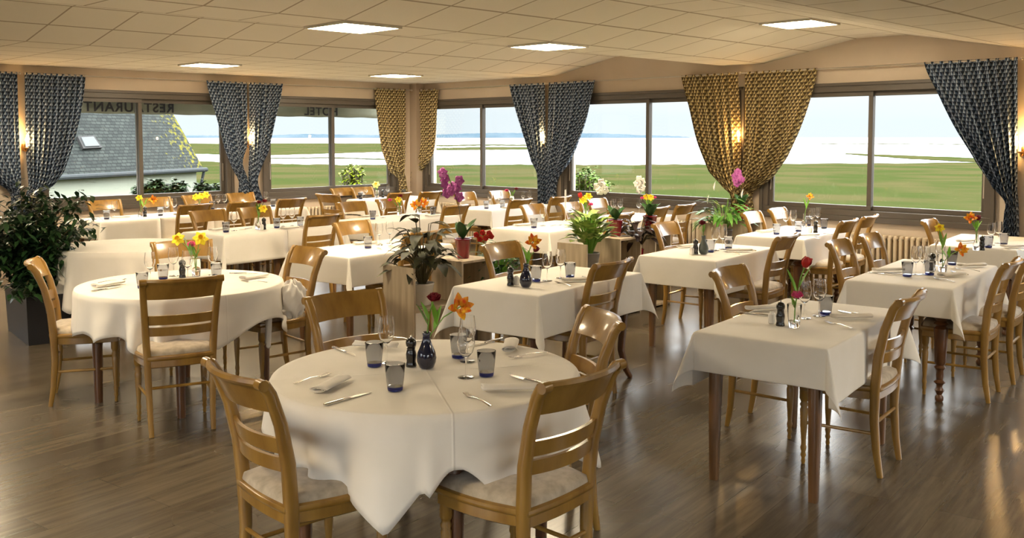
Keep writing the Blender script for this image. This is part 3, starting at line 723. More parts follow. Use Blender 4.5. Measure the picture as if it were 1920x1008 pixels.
PK2 = [(fa(T2c, .66, 262), .09, .3), (fa(T2c, .66, 400), .05, .3), (fa(T2c, .66, 170), .07, .25)] + [(fa(T2c, .66, 545) + .1, .10, .35), (fa(T2c, .66, 262) + math.pi, .1, .3)]
PK3 = [(k*math.pi/2 + .4, .08, .3) for k in range(4)]
for key, c, r, sd, pk, ang, fo in (('T1', T1c, .605, .235, PK1, CREASE, 13), ('T2', T2c, .63, .235, PK2, CREASE + .5, 15), ('T3', T3c, .56, .40, PK3, .3, 17)):
    make_table('round_table', 0, 0, 'round', c, .3, 'round', r - .006, 'round wooden table hidden under ivory cloth, the ' + WHERE[key])
    round_cloth(r, sd, pk, c, ang, 'ivory cloth draped over the ' + WHERE[key], ord(key[1]), fo)
rect_table('T12', 1552, 654, .635, 1.2, 'tapered', 'front right table', ox=.27, oy=.19)
rect_table('T11', 1010, 555, .64, 1.22, 'curved', 'navy vase centre table', ox=.27, oy=.26)
rect_table('T13', 1342, 490, .64, 1.15, 'tapered', 'single rose table', ox=.27, oy=.22)
rect_table('T14', 1507, 449, .64, 1.25, 'turned', 'gold curtain window table', ox=.27, oy=.19)
rect_table('T15', 1786, 542, .64, 1.36, 'turned', 'long right hand table', ox=.27, oy=.19)
rect_table('T16', 1905, 469, .66, 1.2, 'turned', 'right edge window table', ox=.27, oy=.19)
rect_table('T10', 1030, 435, .70, 1.15, 'tapered', 'table left of the variegated plant', ox=.25, oy=.22)
rect_table('T9', 922, 395, .66, 1.4, 'tapered', 'narrow window table', ox=.27, oy=.2)
rect_table('T6', 655, 483, .70, 1.22, 'tapered', 'table behind the front planter', ox=.25, oy=.22)
rect_table('T7', 708, 419, .68, 1.35, 'tapered', 'orange tulip table', ox=.26, oy=.2)
rect_table('T8', 712, 377, .66, 1.25, 'tapered', 'corner table', ox=.26, oy=.22)
rect_table('T5', 420, 443, .64, .76, 'tapered', 'two table middle row', ox=.28, oy=.24, n=2)
rect_table('T4', 189, 417, .62, .73, 'tapered', 'left window row', ox=.26, oy=.2, n=4)
WHERE['T17'] = 'table behind red pots'
c17 = at(1268, 403, TZ); d17 = rot2((-.33, -.6), TH); q17 = (c17.x + d17[0] - .02, c17.y + d17[1])
FRAMES['T17'] = (q17, .33, TH); FRAMES['T1'] = (T1c, .605, None); FRAMES['T2'] = (T2c, .63, None)
make_table('dining_table', .66, 1.2, 'tapered', q17, TH, label='wooden table under ivory cloth, the table behind the red pots')
rect_cloth(.66, 1.2, .25, .2, q17, TH, 'ivory tablecloth on the table behind the red pots', 55, '')
# ------------------------------------------------------------------ chairs in place
chair(450, 692, '+y', 'T1', 'at the near left, seat fully visible', ang=86)
chair(1084, 696, '-x', 'T1', 'at the near right, backrest towards camera', ang=184)
chair(1121, 590, '-y', 'T1', 'at its far right side', ang=240)
chair(649, 552, '+x', 'T1', 'at its far left, facing the camera', ang=-4)
chair(72, 489, '+y', 'T2', 'leftmost, in side view before the ficus', ang=66)
chair(340, 521, '-x', 'T2', 'in front, backrest towards camera', ang=163)
chair(342, 453, '+x', 'T2', 'behind the daffodils', ang=-14)
chair(574, 466, '-y', 'T2', 'right side, scarf on seat', ang=266)
for (px, py, f, k, note) in [
    (1678, 550, '-x', 'T12', 'on its right side, backrest towards camera'), (1372, 504, '+x', 'T12', 'on its left side, tucked in'),
    (1134, 488, '-x', 'T11', 'on its right side, backrest towards camera'), (942, 457, '+x', 'T11', 'on its left side, before the grey pot'),
    (1466, 440, '-x', 'T13', 'on its right side'), (1250, 418, '+x', 'T13', 'on its left side, shaded seat showing'),
    (1412, 398, '+x', 'T14', 'on its left side, nearer the camera'), (1460, 391, '+x', 'T14', 'on its left side, nearest the window'),
    (1582, 412, '-x', 'T14', 'on its right side, nearer the camera'), (1622, 404, '-x', 'T14', 'on its right side, nearest the window'),
    (1576, 452, '+x', 'T15', 'on its left side, nearer the camera'), (1634, 440, '+x', 'T15', 'on its left side, nearer the window'),
    (1881, 487, '-x', 'T15', 'on its right side, nearer the camera'), (1926, 471, '-x', 'T15', 'right side, cut by the edge'),
    (1746, 413, '+x', 'T16', 'on its left side, against the window'),
    (1279, 383, '-x', 'T17', 'on its right, nearest the radiator'), (1229, 388, '-x', 'T17', 'on its right, nearer the camera'),
    (1120, 373, '+x', 'T17', 'on its left, nearest the window'), (1072, 380, '+x', 'T17', 'on its left, by the white plume'),
    (1158, 400, '-x', 'T10', 'right side, behind orchid pots'), (1000, 384, '+x', 'T10', 'on its left side'),
    (196, 376, '+x', 'T4', 'against the window, leftmost'), (292, 371, '+x', 'T4', 'against the window, behind the orange flower'),
    (370, 366, '+x', 'T4', 'against the window, behind the daffodils'), (452, 362, '+x', 'T4', 'below the blue curtains'),
    (362, 383, '-x', 'T4', 'on the room side, first from the left'), (452, 378, '-x', 'T4', 'on the room side, second from the left'), (543, 372, '-x', 'T4', 'on the room side, rightmost'),
    (390, 395, '+x', 'T5', 'on its far side, leftmost'), (478, 389, '+x', 'T5', 'on its far side, behind the bottle vase'), (602, 402, '-x', 'T5', 'on its near side, at the right end'),
    (662, 416, '+x', 'T6', 'on its far side'), (771, 432, '-x', 'T6', 'near side, behind the calathea'),
    (661, 379, '+x', 'T7', 'on its far side, leftmost'), (731, 373, '+x', 'T7', 'on its far side, behind small flowers'), (851, 384, '-x', 'T7', 'on its near side, behind the orchid'),
    (642, 353, '+x', 'T8', 'against the left window'), (690, 352, '+x', 'T8', 'against the window, behind the pale daffodil'),
    (745, 361, '-x', 'T8', 'on its room side, nearer the camera'), (803, 359, '-x', 'T8', 'on its room side, by the gold curtain'),
    (616, 364, '+y', 'T8', 'at its left end, seen from behind'),
    (872, 361, '+x', 'T9', 'behind it, left of the other'), (938, 358, '+x', 'T9', 'behind it, under the window handle'),
    (971, 373, '-x', 'T9', 'on its near side, dark back'), (1046, 368, '-x', 'T9', 'at its far right, below the blue curtain')]:
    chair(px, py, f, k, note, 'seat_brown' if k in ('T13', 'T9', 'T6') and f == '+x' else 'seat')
# ------------------------------------------------------------------ tableware
def make_tumbler():
    r = empty('tumbler')
    n = 20
    def prof(off):
        out = []
        for (rad, z) in ((.030, .016), (.0325, .035), (.0355, .065), (.0385, .1)): out.append((rad + off, z))
        return out
    o = prof(0); i = prof(-.003)
    MB().lathe(o + [(.0368, .1008)] + list(reversed(i)) + [(.02, .0155)], (0, 0, 0), n, True).build('bowl', 'smoke', r, smooth=60)
    MB().lathe([(.024, 0), (.028, .001), (.0295, .008), (.0299, .0155)], (0, 0, 0), n).build('base', 'blueglass', r, smooth=60)
    return r
def make_wine():
    r = empty('wine_glass')
    out = [(.004, .078), (.014, .084), (.027, .10), (.0345, .125), (.035, .145), (.031, .175), (.029, .192)]
    inn = [(a - .0012, z) for a, z in reversed(out[1:])] + [(.003, .083)]
    MB().lathe(out + inn, (0, 0, 0), 20).build('bowl', 'glass', r, smooth=70)
    MB().lathe([(.004, .003), (.0032, .02), (.0032, .06), (.004, .078)], (0, 0, 0), 10).build('stem', 'glass', r)
    MB().lathe([(.033, 0), (.033, .0012), (.012, .003), (.004, .006)], (0, 0, 0), 24).build('foot', 'glass', r, smooth=60)
    return r
def make_pepper():
    r = empty('pepper_mill')
    MB().lathe([(.022, 0), (.023, .004), (.021, .012), (.019, .022), (.021, .035), (.022, .05), (.019, .062), (.017, .07), (.018, .078)], (0, 0, 0), 18).build('body', 'black', r, smooth=60)
    MB().lathe([(.015, .079), (.02, .083), (.022, .094), (.021, .106), (.014, .115), (.006, .118)], (0, 0, 0), 18).build('head', 'black', r, smooth=60)
    MB().lathe([(.004, .118), (.005, .121), (.0045, .126), (.001, .129)], (0, 0, 0), 10).build('finial', 'steel', r, smooth=60)
    return r
def make_salt():
    r = empty('salt_shaker')
    MB().box(-.016, .016, -.016, .016, 0, .052, bev=.005).build('body', 'porcelain', r)
    MB().lathe([(.012, .052), (.012, .056), (.008, .06)], (0, 0, 0), 12).build('cap', 'porcelain', r)
    return r
def make_napkin():
    m = MB(); th = .0026; pts = []
    N = 34
    for i in range(N + 1):
        t = i/N; a = t*2*math.pi*2.3; k = .35 + .65*(1 - t)
        pts.append((.037*k*math.cos(a), .0145 + .0125*k*math.sin(a)))
    for q, s in enumerate((0, .2)): pass
    rings = []
    for s in range(7):
        y = -.1 + .2*s/6; w = 1 - .12*math.sin(math.pi*s/6) + .04*math.sin(5*s)
        rings.append([(x*w + .004*math.sin(2*y*9), y + .004*math.sin(x*90), .0015 + z*w) for x, z in pts])
    m.loft(rings, caps=False, closed=False)
    return m.build('napkin', 'napkin', None, smooth=60, thick=.0022)
def make_fork():
    m = MB()
    hp = [(0, -.095, .003), (0, -.06, .006), (0, -.01, .009), (0, .03, .005), (0, .045, .003)]
    wd = [.0065, .006, .0035, .003, .008]
    m.sweep(hp, lambda i, t: [(wd[i], .0009), (wd[i]*.5, .0016), (-wd[i]*.5, .0016), (-wd[i], .0009), (-wd[i], -.0009), (wd[i], -.0009)])
    m.sweep([(0, .043, .003), (0, .05, .002), (0, .058, .002)], lambda i, t: [(.0115, .001), (-.0115, .001), (-.0115, -.001), (.0115, -.001)])
    h = m.build('fork', 'steel', None, smooth=50)
    tn = MB()
    for k in range(4):
        x = -.0092 + .0061*k; tn.sweep([(x, .057, .002), (x, .08, .0035), (x*.95, .1, .006)], lambda i, t: [(.0019 - .0008*t, .0009), (-.0019 + .0008*t, .0009), (-.0019 + .0008*t, -.0009), (.0019 - .0008*t, -.0009)])
    tn.build('tines', 'steel', h)
    return h
def make_knife():
    m = MB(); wd = [.007, .008, .0075, .006, .0055]
    m.sweep([(0, -.11, .004), (0, -.08, .0045), (0, -.03, .0045), (0, .0, .004), (0, .008, .003)], lambda i, t: [(wd[i], .001), (wd[i]*.6, .0035), (-wd[i]*.6, .0035), (-wd[i], .001), (-wd[i], -.003), (wd[i], -.003)])
    h = m.build('table_knife', 'steel', None, smooth=50)
    b_ = MB(); n = 8; L_ = []; 
    for i in range(n + 1):
        t = i/n; y = .006 + .104*t; w = .009*(1 + .25*math.sin(math.pi*t)) * (1 - t**5*.9)
        L_.append([(.006, y, .0025), (.006 - 2*w, y, .0018), (.006 - 2*w, y, .0012), (.006, y, .0008)])
    b_.loft(L_).build('blade', 'steel', h, smooth=40)
    return h
PR = dict(tumbler=make_tumbler(), wine=make_wine(), pepper=make_pepper(), salt=make_salt(), napkin=make_napkin(), fork=make_fork(), knife=make_knife())
CT = TZ + .0055
def spot(k, px, py, key):
    o = place(PR[k], at(px, py, CT), random.uniform(0, 6))
    later(o, *{'tumbler': ('blue based water tumbler', key, 'tumbler'), 'wine': ('stemmed wine glass', key, 'wine glass'), 'pepper': ('black pepper mill', key, 'pepper mill'), 'salt': ('white salt shaker', key, 'salt shaker')}[k])
def lay(k, p0, p1, key):
    """p0 handle end, p1 tip end"""
    a = at(*p0, CT); c = at(*p1, CT); d = c - a; o = place(PR[k], (a + c)/2, math.atan2(d.y, d.x) - R(90))
    later(o, *{'napkin': ('rolled cream napkin', key, 'napkin'), 'fork': ('steel fork', key, 'fork'), 'knife': ('steel table knife', key, 'knife')}[k])
ITEMS = dict(
 T1=dict(tumbler=[(702, 686), (741, 731), (860, 670), (912, 704)], wine=[(725, 679), (877, 677), (874, 707)], pepper=[(771, 686)],
   napkin=[((590, 743), (648, 710)), ((665, 650), (745, 653)), ((956, 667), (957, 638)), ((910, 734), (1000, 731))],
   fork=[((541, 724), (627, 698)), ((932, 769), (862, 733)), ((1024, 662), (960, 671)), ((735, 633), (785, 641))],
   knife=[((602, 762), (701, 734)), ((627, 652), (665, 667)), ((935, 637), (888, 648)), ((1016, 720), (959, 703))]),
 T2=dict(tumbler=[(267, 540), (306, 523), (406, 521)], wine=[(282, 528), (326, 517), (400, 515), (352, 524)], pepper=[(342, 520)],
   napkin=[((175, 540), (230, 531)), ((450, 526), (502, 517))], fork=[((505, 530), (450, 527)), ((182, 531), (237, 524))], knife=[((169, 547), (232, 537)), ((437, 513), (484, 513))]),
 T11=dict(tumbler=[(1005, 527), (1069, 520)], wine=[(1026, 526), (1051, 521)], pepper=[(957, 535)], salt=[(968, 534)],
   napkin=[((1058, 528), (1108, 526))], fork=[((1077, 538), (1036, 527))], knife=[((1134, 526), (1086, 517))]),
 T12=dict(tumbler=[(1548, 589)], wine=[(1536, 592), (1508, 596)], pepper=[(1463, 610)], salt=[(1447, 606)],
   napkin=[((1562, 598), (1630, 596)), ((1413, 582), (1452, 579))], fork=[((1607, 619), (1540, 601))], knife=[((1623, 592), (1577, 583)), ((1440, 592), (1399, 586))]),
 T13=dict(tumbler=[(1332, 472), (1366, 466)], wine=[(1341, 469), (1355, 467)], pepper=[(1304, 476)], salt=[(1297, 477)],
   napkin=[((1364, 472), (1408, 471)), ((1279, 464), (1297, 462))], fork=[((1390, 477), (1354, 471))], knife=[((1420, 471), (1381, 465))]),
 T14=dict(tumbler=[(1456, 439), (1497, 434), (1545, 428), (1515, 423)], wine=[(1473, 430), (1487, 429), (1522, 425), (1533, 422)], pepper=[(1529, 436)], salt=[(1519, 436)],
   napkin=[((1498, 443), (1533, 442)), ((1422, 436), (1449, 434))], fork=[((1540, 448), (1500, 444))], knife=[((1560, 440), (1530, 436))]),
 T15=dict(tumbler=[(1701, 518), (1743, 515), (1785, 496)], wine=[(1717, 514), (1731, 514), (1762, 498)], pepper=[(1748, 506)],
   napkin=[((1643, 509), (1686, 508)), ((1763, 520), (1806, 516)), ((1800, 501), (1845, 499))], fork=[((1798, 531), (1745, 520)), ((1837, 509), (1790, 503))], knife=[((1690, 515), (1632, 511)), ((1816, 516), (1780, 507))]),
 T16=dict(tumbler=[(1853, 464), (1882, 459)], wine=[(1858, 459), (1872, 456)], pepper=[(1841, 469)], napkin=[((1883, 464), (1916, 463)), ((1800, 455), (1825, 453))], fork=[((1920, 470), (1886, 466))]),
 T10=dict(tumbler=[(1001, 427)], wine=[(1018, 423), (1069, 409), (1081, 408)], napkin=[((968, 424), (992, 422))], fork=[((1025, 425), (1060, 421))], knife=[((955, 423), (985, 418))]),
 T9=dict(tumbler=[(912, 391), (942, 389)], wine=[(919, 386), (935, 385), (981, 383), (993, 382)], napkin=[((945, 391), (965, 390))]),
 T7=dict(tumbler=[(699, 411), (812, 403)], wine=[(718, 408), (799, 399)], napkin=[((683, 407), (703, 406)), ((800, 407), (825, 405))]),
 T6=dict(tumbler=[(690, 465)], wine=[(711, 459), (731, 456)], napkin=[((672, 458), (697, 457)), ((735, 463), (762, 465))], fork=[((717, 470), (706, 463))]),
 T8=dict(tumbler=[(676, 373), (757, 367)], wine=[(686, 371), (727, 369)], pepper=[(718, 370)]),
 T5=dict(tumbler=[(424, 435), (519, 427), (563, 424)], wine=[(439, 432), (531, 424), (548, 423)], pepper=[(495, 430)], salt=[(491, 431)],
   napkin=[((400, 433), (420, 431)), ((570, 427), (590, 425)), ((534, 430), (553, 428))], knife=[((470, 428), (450, 431))]),
 T4=dict(tumbler=[(200, 411), (301, 404), (398, 392), (512, 387)], wine=[(215, 407), (313, 402), (327, 401), (409, 391), (421, 391), (499, 385)], pepper=[(272, 406)],
   napkin=[((217, 409), (235, 408)), ((330, 404), (350, 402))]),
 T17=dict(wine=[(1150, 403), (1163, 402), (1198, 402)]))
for key, d in ITEMS.items():
    for k, L_ in d.items():
        for q in L_:
            if k in ('napkin', 'fork', 'knife'): lay(k, q[0], q[1], key)
            else: spot(k, q[0], q[1], key)
# ------------------------------------------------------------------ flowers and vases
def bloom(kind, m, c, d, s=1.0):
    """mesh of a flower head with its centre at c looking along d"""
    c = Vector(c); d = Vector(d).normalized(); mb = MB()
    a = d.orthogonal().normalized(); b_ = d.cross(a)
    if kind == 'tulip':
        for k in range(6):
            th = k*math.pi/3 + (.1 if k % 2 else 0); rd = a*math.cos(th) + b_*math.sin(th); r0 = (.016 if k % 2 else .019)*s
            def fn(u, v, rd=rd, r0=r0):
                w = (u - .5)*2; prof = math.sin(min(1, v*1.15 + .1)*math.pi*.62)
                half = .017*s*math.sin(math.pi*min(.96, v*.85 + .12))**.8
                sd = d.cross(rd); rad = r0*prof*1.15 - .004*s*w*w
                return c - d*.024*s + d*.05*s*v + rd*rad + sd*half*w
            mb.sheet(fn, 4, 6)
    elif kind == 'open':
        for k in range(8):
            th = k*math.pi/4; rd = a*math.cos(th) + b_*math.sin(th); tilt = .35 if k % 2 else .75
            def fn(u, v, rd=rd, tilt=tilt):
                w = (u-.5)*2; half = .014*s*math.sin(math.pi*min(.97, v*.8 + .17))
                return c - d*.015*s + (rd*(1 - tilt*.5) + d*tilt).normalized()*.046*s*v + d.cross(rd)*half*w + rd*.006*s
            mb.sheet(fn, 3, 5)
    elif kind == 'daffodil':
        for k in range(6):
            th = k*math.pi/3; rd = a*math.cos(th) + b_*math.sin(th)
            def fn(u, v, rd=rd):
                w = (u-.5)*2; half = .014*s*math.sin(math.pi*min(.98, v*.85 + .12))
                return c + rd*.036*s*v + d*.006*s*(1 - v) + d.cross(rd)*half*w
            mb.sheet(fn, 3, 5)
    elif kind == 'rose':
        for lay_, (n, r0, h) in enumerate(((5, .021, .012), (5, .016, .018), (4, .010, .022), (3, .005, .024))):
            for k in range(n):
                th = (k + lay_*.37)*2*math.pi/n; rd = a*math.cos(th) + b_*math.sin(th)
                def fn(u, v, rd=rd, r0=r0, h=h, n=n):
                    w = (u-.5)*2; half = r0*math.tan(math.pi/n)*1.15*s*(.45 + .55*v)
                    return c + rd*(r0*s*(.35 + .75*v - .12*w*w)) + d*(h*s*v - .008*s) + d.cross(rd)*half*w
                mb.sheet(fn, 3, 4)
        mb.sphere(c, .012*s, 8, 5)
    elif kind == 'orchid':
        for k in range(5):
            th = k*2*math.pi/5 + .3; rd = a*math.cos(th) + b_*math.sin(th)
            def fn(u, v, rd=rd, k=k):
                w = (u-.5)*2; half = (.018 if k in (1, 3) else .013)*s*math.sin(math.pi*min(.97, v*.85 + .12))
                return c + rd*.030*s*v + d*.004*math.sin(v*3) + d.cross(rd)*half*w
            mb.sheet(fn, 3, 4)
        mb.sphere(c + d*.004, .006*s, 6, 4)
    return mb
FNAMES = {('tulip', 'orange'): 'orange tulip', ('tulip', 'darkred'): 'dark red tulip', ('tulip', 'red'): 'red tulip', ('open', 'orange'): 'open orange tulip'}
def cam_dir(p): return (Vector((0, 0, EYE)) - Vector(p)).normalized()
def flower(kind, m, base, head_px, label, s=1.0, look=None, stemm='stem', leafy=True):
    """cut flower rooted at base (inside a vase), its head at the photo position head_px"""
    head = at_depth(head_px[0], head_px[1], base); base = Vector(base)
    names = {'tulip': 'tulip', 'open': 'tulip', 'daffodil': 'daffodil', 'rose': 'rose'}
    root = empty(names[kind], base); h = head - base
    mid = h*.55 + Vector((0, 0, .02)); pts = [Vector((0, 0, 0)), Vector((h.x*.12, h.y*.12, h.z*.35)), Vector((h.x*.5, h.y*.5, h.z*.75)), h]
    MB().tube(pts, .0028, 6, up=(1, 0, 0)).build('stem', stemm, root)
    d = (h - pts[2]).normalized()
    if kind in ('daffodil', 'open'): d = (cam_dir(head)*.8 + d*.4).normalized()
    if kind == 'rose': d = (cam_dir(head)*.5 + Vector((0, 0, .8))).normalized()
    bl = bloom(kind, m, h, d, s).build('bloom', m, root, smooth=60, thick=.0008)
    if kind == 'daffodil':
        c = h; a = d.orthogonal().normalized(); b_ = d.cross(a)
        MB().loft([[c + d*z*s + (a*math.cos(2*math.pi*j/10) + b_*math.sin(2*math.pi*j/10))*r*s for j in range(10)] for r, z in ((.004, 0), (.008, .006), (.009, .014), (.013, .02))], caps=False).build('trumpet', 'trumpet', bl, thick=.0006)
    if leafy:
        lf = MB(); rn = random.Random(int(head_px[0]))
        for k in range(2):
            t = .25 + .25*k; p = pts[1].lerp(pts[2], t); az = rn.uniform(0, 6)
            lf.leaf(p, (math.cos(az)*.5, math.sin(az)*.5, 1), h.length*.55, .022, .15, .3)
        lf.build('leaf', 'brightleaf' if kind in ('tulip', 'open') else 'stem', root, smooth=60)
    tag(root, label, 'flower', 'cut flowers in table vases')
def vase(kind, px, py, key, label):
    p = at(px, py, CT); root = empty('flower_vase', p)
    if kind in ('navy', 'grey'):
        o = [(.022, 0), (.030, .006), (.0385, .028), (.040, .045), (.036, .068), (.024, .095), (.0165, .118), (.0155, .135), (.0175, .148)]
        i = [(r - .003, z) for r, z in reversed(o[1:])]
        MB().lathe(o + [(.016, .149)] + i, (0, 0, 0), 28).build('body', {'navy': 'navy', 'grey': 'greyvase'}[kind], root, smooth=70); top = .13
    elif kind == 'bottle':
        o = [(.028, 0), (.030, .004), (.030, .045), (.024, .065), (.013, .09), (.011, .12), (.013, .135)]
        MB().lathe(o + [(r - .002, z) for r, z in reversed(o[1:])], (0, 0, 0), 20).build('body', 'glass', root, smooth=70); top = .1
    else:
        o = [(.024, 0), (.026, .003), (.031, .05), (.036, .115)]
        MB().lathe(o + [(r - .002, z + .003) for r, z in reversed(o[1:])], (0, 0, 0), 20).build('body', 'glass', root, smooth=70); top = .05
    MB().lathe([(.01, 0), (.012, .002), (.01, .004)] if kind in ('navy', 'grey') else [(.0255, .004), (.027, .02), (.028, .035), (.001, .036)], (0, 0, .001), 20).build('water', 'glass', root)
    tag(root, label, 'vase', 'flower vases on the tables')
    return p + Vector((0, 0, top*.6))
v = vase('navy', 800, 690, 'T1', 'navy teardrop vase on the front round table')
flower('rose', 'darkred', v, (814, 558), 'dark red bloom on upright stem, front round table, left of the orange tulip', 1.15)
flower('open', 'orange', v, (864, 574), 'open orange and yellow tulip leaning right, front round table', 1.2)
v = vase('navy', 986, 538, 'T11', 'navy teardrop vase on the centre table, beside the pepper mill')
flower('open', 'orange', v, (1000, 452), 'orange yellow tulip in the centre table navy vase', 1.15)
flower('tulip', 'darkred', v, (1005, 467), 'small crimson bloom just below the orange tulip, centre table', .8)
v = vase('grey', 1319, 476, 'T13', 'grey teardrop vase holding one dark red rose')
flower('rose', 'darkred', v, (1317, 418), 'single dark red rose in the grey vase', 1.2)
v = vase('tall', 1489, 614, 'T12', 'clear glass vase on the front right table')
flower('tulip', 'red', v, (1512, 492), 'red tulip with broad leaves, front right table', 1.1)
flower('rose', 'pink', v, (1495, 553), 'bright pink rose low in the vase, front right table', 1.15)
v = vase('bottle', 1508, 425, 'T14', 'clear bottle vase on the window table right of the gold curtains')
flower('open', 'orange', v, (1519, 368), 'orange flower against the grass, window table right of the gold curtains', .9)
v = vase('tall', 1767, 509, 'T15', 'clear glass vase on the long table at right')
flower('open', 'orange', v, (1803, 467), 'orange tulip hanging low to the right, long table at right', 1.1)
flower('daffodil', 'yellow', v, (1762, 427), 'yellow daffodil before the chair back, long table at right', 1)
v = vase('bottle', 1831, 469, 'T16', 'clear bottle vase on the window table at the right edge')
flower('open', 'orange', v, (1820, 408), 'orange flower, window table at the right edge', 1.15)
flower('tulip', 'darkred', v, (1834, 408), 'dark red tulip beside the orange flower at the right edge', .9)
v = vase('tall', 368, 517, 'T2', 'clear glass vase of daffodils on the left round table')
flower('daffodil', 'yellow', v, (334, 448), 'left yellow daffodil of the left round table', 1.35)
flower('daffodil', 'yellow', v, (376, 447), 'right yellow daffodil of the left round table', 1.5)
flower('rose', 'pink', v, (359, 458), 'pink bloom between the two daffodils, left round table', 1.2)
v = vase('bottle', 484, 430, 'T5', 'clear bottle vase on the two table row')
flower('daffodil', 'yellow', v, (493, 391), 'yellow daffodil in the bottle vase, two table row', 1.3)
flower('rose', 'darkred', v, (496, 377), 'dark red bloom above the daffodil, two table row', 1.1)
flower('rose', 'darkred', v, (486, 379), 'dusky red bloom left of its twin, two table row', 1.0)
v = vase('bottle', 264, 407, 'T4', 'clear bottle vase on the row under the left window')
flower('daffodil', 'yellow', v, (261, 371), 'yellow bloom in front of the mullion, left window row', 1.2)
flower('open', 'orange', v, (287, 374), 'orange bloom leaning right, left window row', 1.2)
v = vase('bottle', 374, 393, 'T4', 'glass vase of three daffodils, left window row')
for q, l_ in (((367, 369), 'leftmost'), ((377, 367), 'middle'), ((386, 365), 'rightmost')):
    flower('daffodil', 'yellow', v, q, l_ + ' of three daffodils on the left window row', 1.4, leafy=False)
v = vase('tall', 707, 371, 'T8', 'clear glass vase on the corner table')
flower('daffodil', 'paleyellow', v, (705, 346), 'pale yellow daffodil on the corner table', 1.8)
v = vase('tall', 749, 404, 'T7', 'clear glass vase of small flowers behind the calathea')
flower('rose', 'pink', v, (731, 375), 'small pink bloom left of the yellow one, behind the calathea', 1.1)
flower('daffodil', 'yellow', v, (747, 374), 'small yellow bloom behind the calathea', 1.2)
flower('rose', 'darkred', v, (751, 367), 'small crimson bloom at top of the bunch behind the calathea', 1.1)
v = vase('tall', 786, 402, 'T7', 'clear glass vase of orange tulips')
flower('open', 'orange', v, (779, 384), 'left orange tulip above the calathea', 1.5)
flower('open', 'orange', v, (794, 380), 'right orange tulip above the calathea', 1.5)
v = vase('tall', 960, 383, 'T9', 'clear glass vase under the narrow window')
flower('rose', 'pink', v, (950, 357), 'pink bloom under the narrow window', 1.2)
flower('rose', 'darkred', v, (968, 354), 'dark red bloom under the narrow window', 1.2)
v = vase('tall', 1098, 414, 'T10', 'clear glass vase of mixed flowers by the variegated plant')
flower('tulip', 'red', v, (1088, 366), 'red tulip above the variegated plant', 1.2)
flower('daffodil', 'yellow', v, (1103, 368), 'upper yellow daffodil above the variegated plant', 1.4)
flower('daffodil', 'yellow', v, (1093, 375), 'lower yellow daffodil above the variegated plant', 1.4)
flower('rose', 'pink', v, (1108, 383), 'pink rose above the variegated plant', 1.1)
v = vase('tall', 1217, 401, 'T17', 'clear glass vase on the table behind the red pots')
flower('rose', 'pink', v, (1204, 371), 'pink bloom at left of the yellow ones, behind the red pots', 1.0)
flower('daffodil', 'yellow', v, (1212, 369), 'left yellow bloom of the bunch behind the red pots', 1.3)
flower('daffodil', 'yellow', v, (1220, 370), 'right yellow bloom of the bunch behind the red pots', 1.3)
flower('rose', 'pink', v, (1228, 370), 'pink bloom at right end of the bunch behind the red pots', .9)
# ------------------------------------------------------------------ wooden planter shelves
HU = .73
def div_panel(m, x0, x1, y, z1, th=.018): m.box(x0, x1, y, y + th, 0, z1)
def cube_box(root, x0, x1, y0, y1, z1):
    """open-fronted column, open towards +x"""
    t_ = .018; m = MB()
    m.box(x0, x1, y0, y0 + t_, 0, z1 - t_); m.box(x0, x1, y1 - t_, y1, 0, z1 - t_); m.box(x0, x1, y0, y1, z1 - t_, z1)
    m.box(x0, x0 + .012, y0 + t_, y1 - t_, 0, z1 - t_); m.box(x0 + .012, x1, y0 + t_, y1 - t_, .02, .038)
    m.box(x0 + .012, x1, y0 + t_, y1 - t_, z1*.42, z1*.42 + t_)
    m.build('column_box', 'oak', root, smooth=0)
DW = .33
def divider(loc, rz, parts, label):
    """local x across, local y along the divider"""
    root = empty('planter_shelf', loc, rz)
    for p in parts:
        if p[0] == 'panel': MB().box(0, DW, p[1], p[1] + .02, 0, p[2]).build('side_panel', 'oak', root, smooth=0)
        if p[0] == 'shelf': MB().box(0, DW, p[1], p[2], p[3] - .02, p[3]).build('shelf', 'oak', root, smooth=0)
        if p[0] == 'back': MB().box(0, .015, p[1], p[2], .0, p[3] - .02).build('back_panel', 'oak', root, smooth=0)
        if p[0] == 'box': cube_box(root, 0, DW, p[1], p[2], p[3])
    tag(root, label, 'shelf', 'pale oak planter shelves')
    return root
RZ6 = R(4)
pA = at(718, 496, HU)
divider((pA.x, pA.y, 0), RZ6, [('panel', 0, HU), ('shelf', .02, .50, .42), ('box', .50, .84, HU), ('shelf', .84, 1.35, .30), ('panel', 1.35, .32)], 'pale oak planter shelf in front, with white pot and orchid box')
pB = at(1045, 452, HU)
divider((pB.x, pB.y, 0), RZ6, [('panel', 0, HU - .01), ('shelf', .02, .52, .44), ('box', .52, .88, HU), ('shelf', .88, 1.12, .44), ('box', 1.12, 1.42, HU)], 'pale oak planter shelf in the middle, with two red pots on top')
pC = at(1330, 413, .76)
divider((pC.x + .05, pC.y - .28, 0), RZ6, [('panel', 0, .76), ('shelf', .02, .46, .5), ('box', .46, .80, .77)], 'pale oak planter shelf by the window, with peace lily and purple orchid')
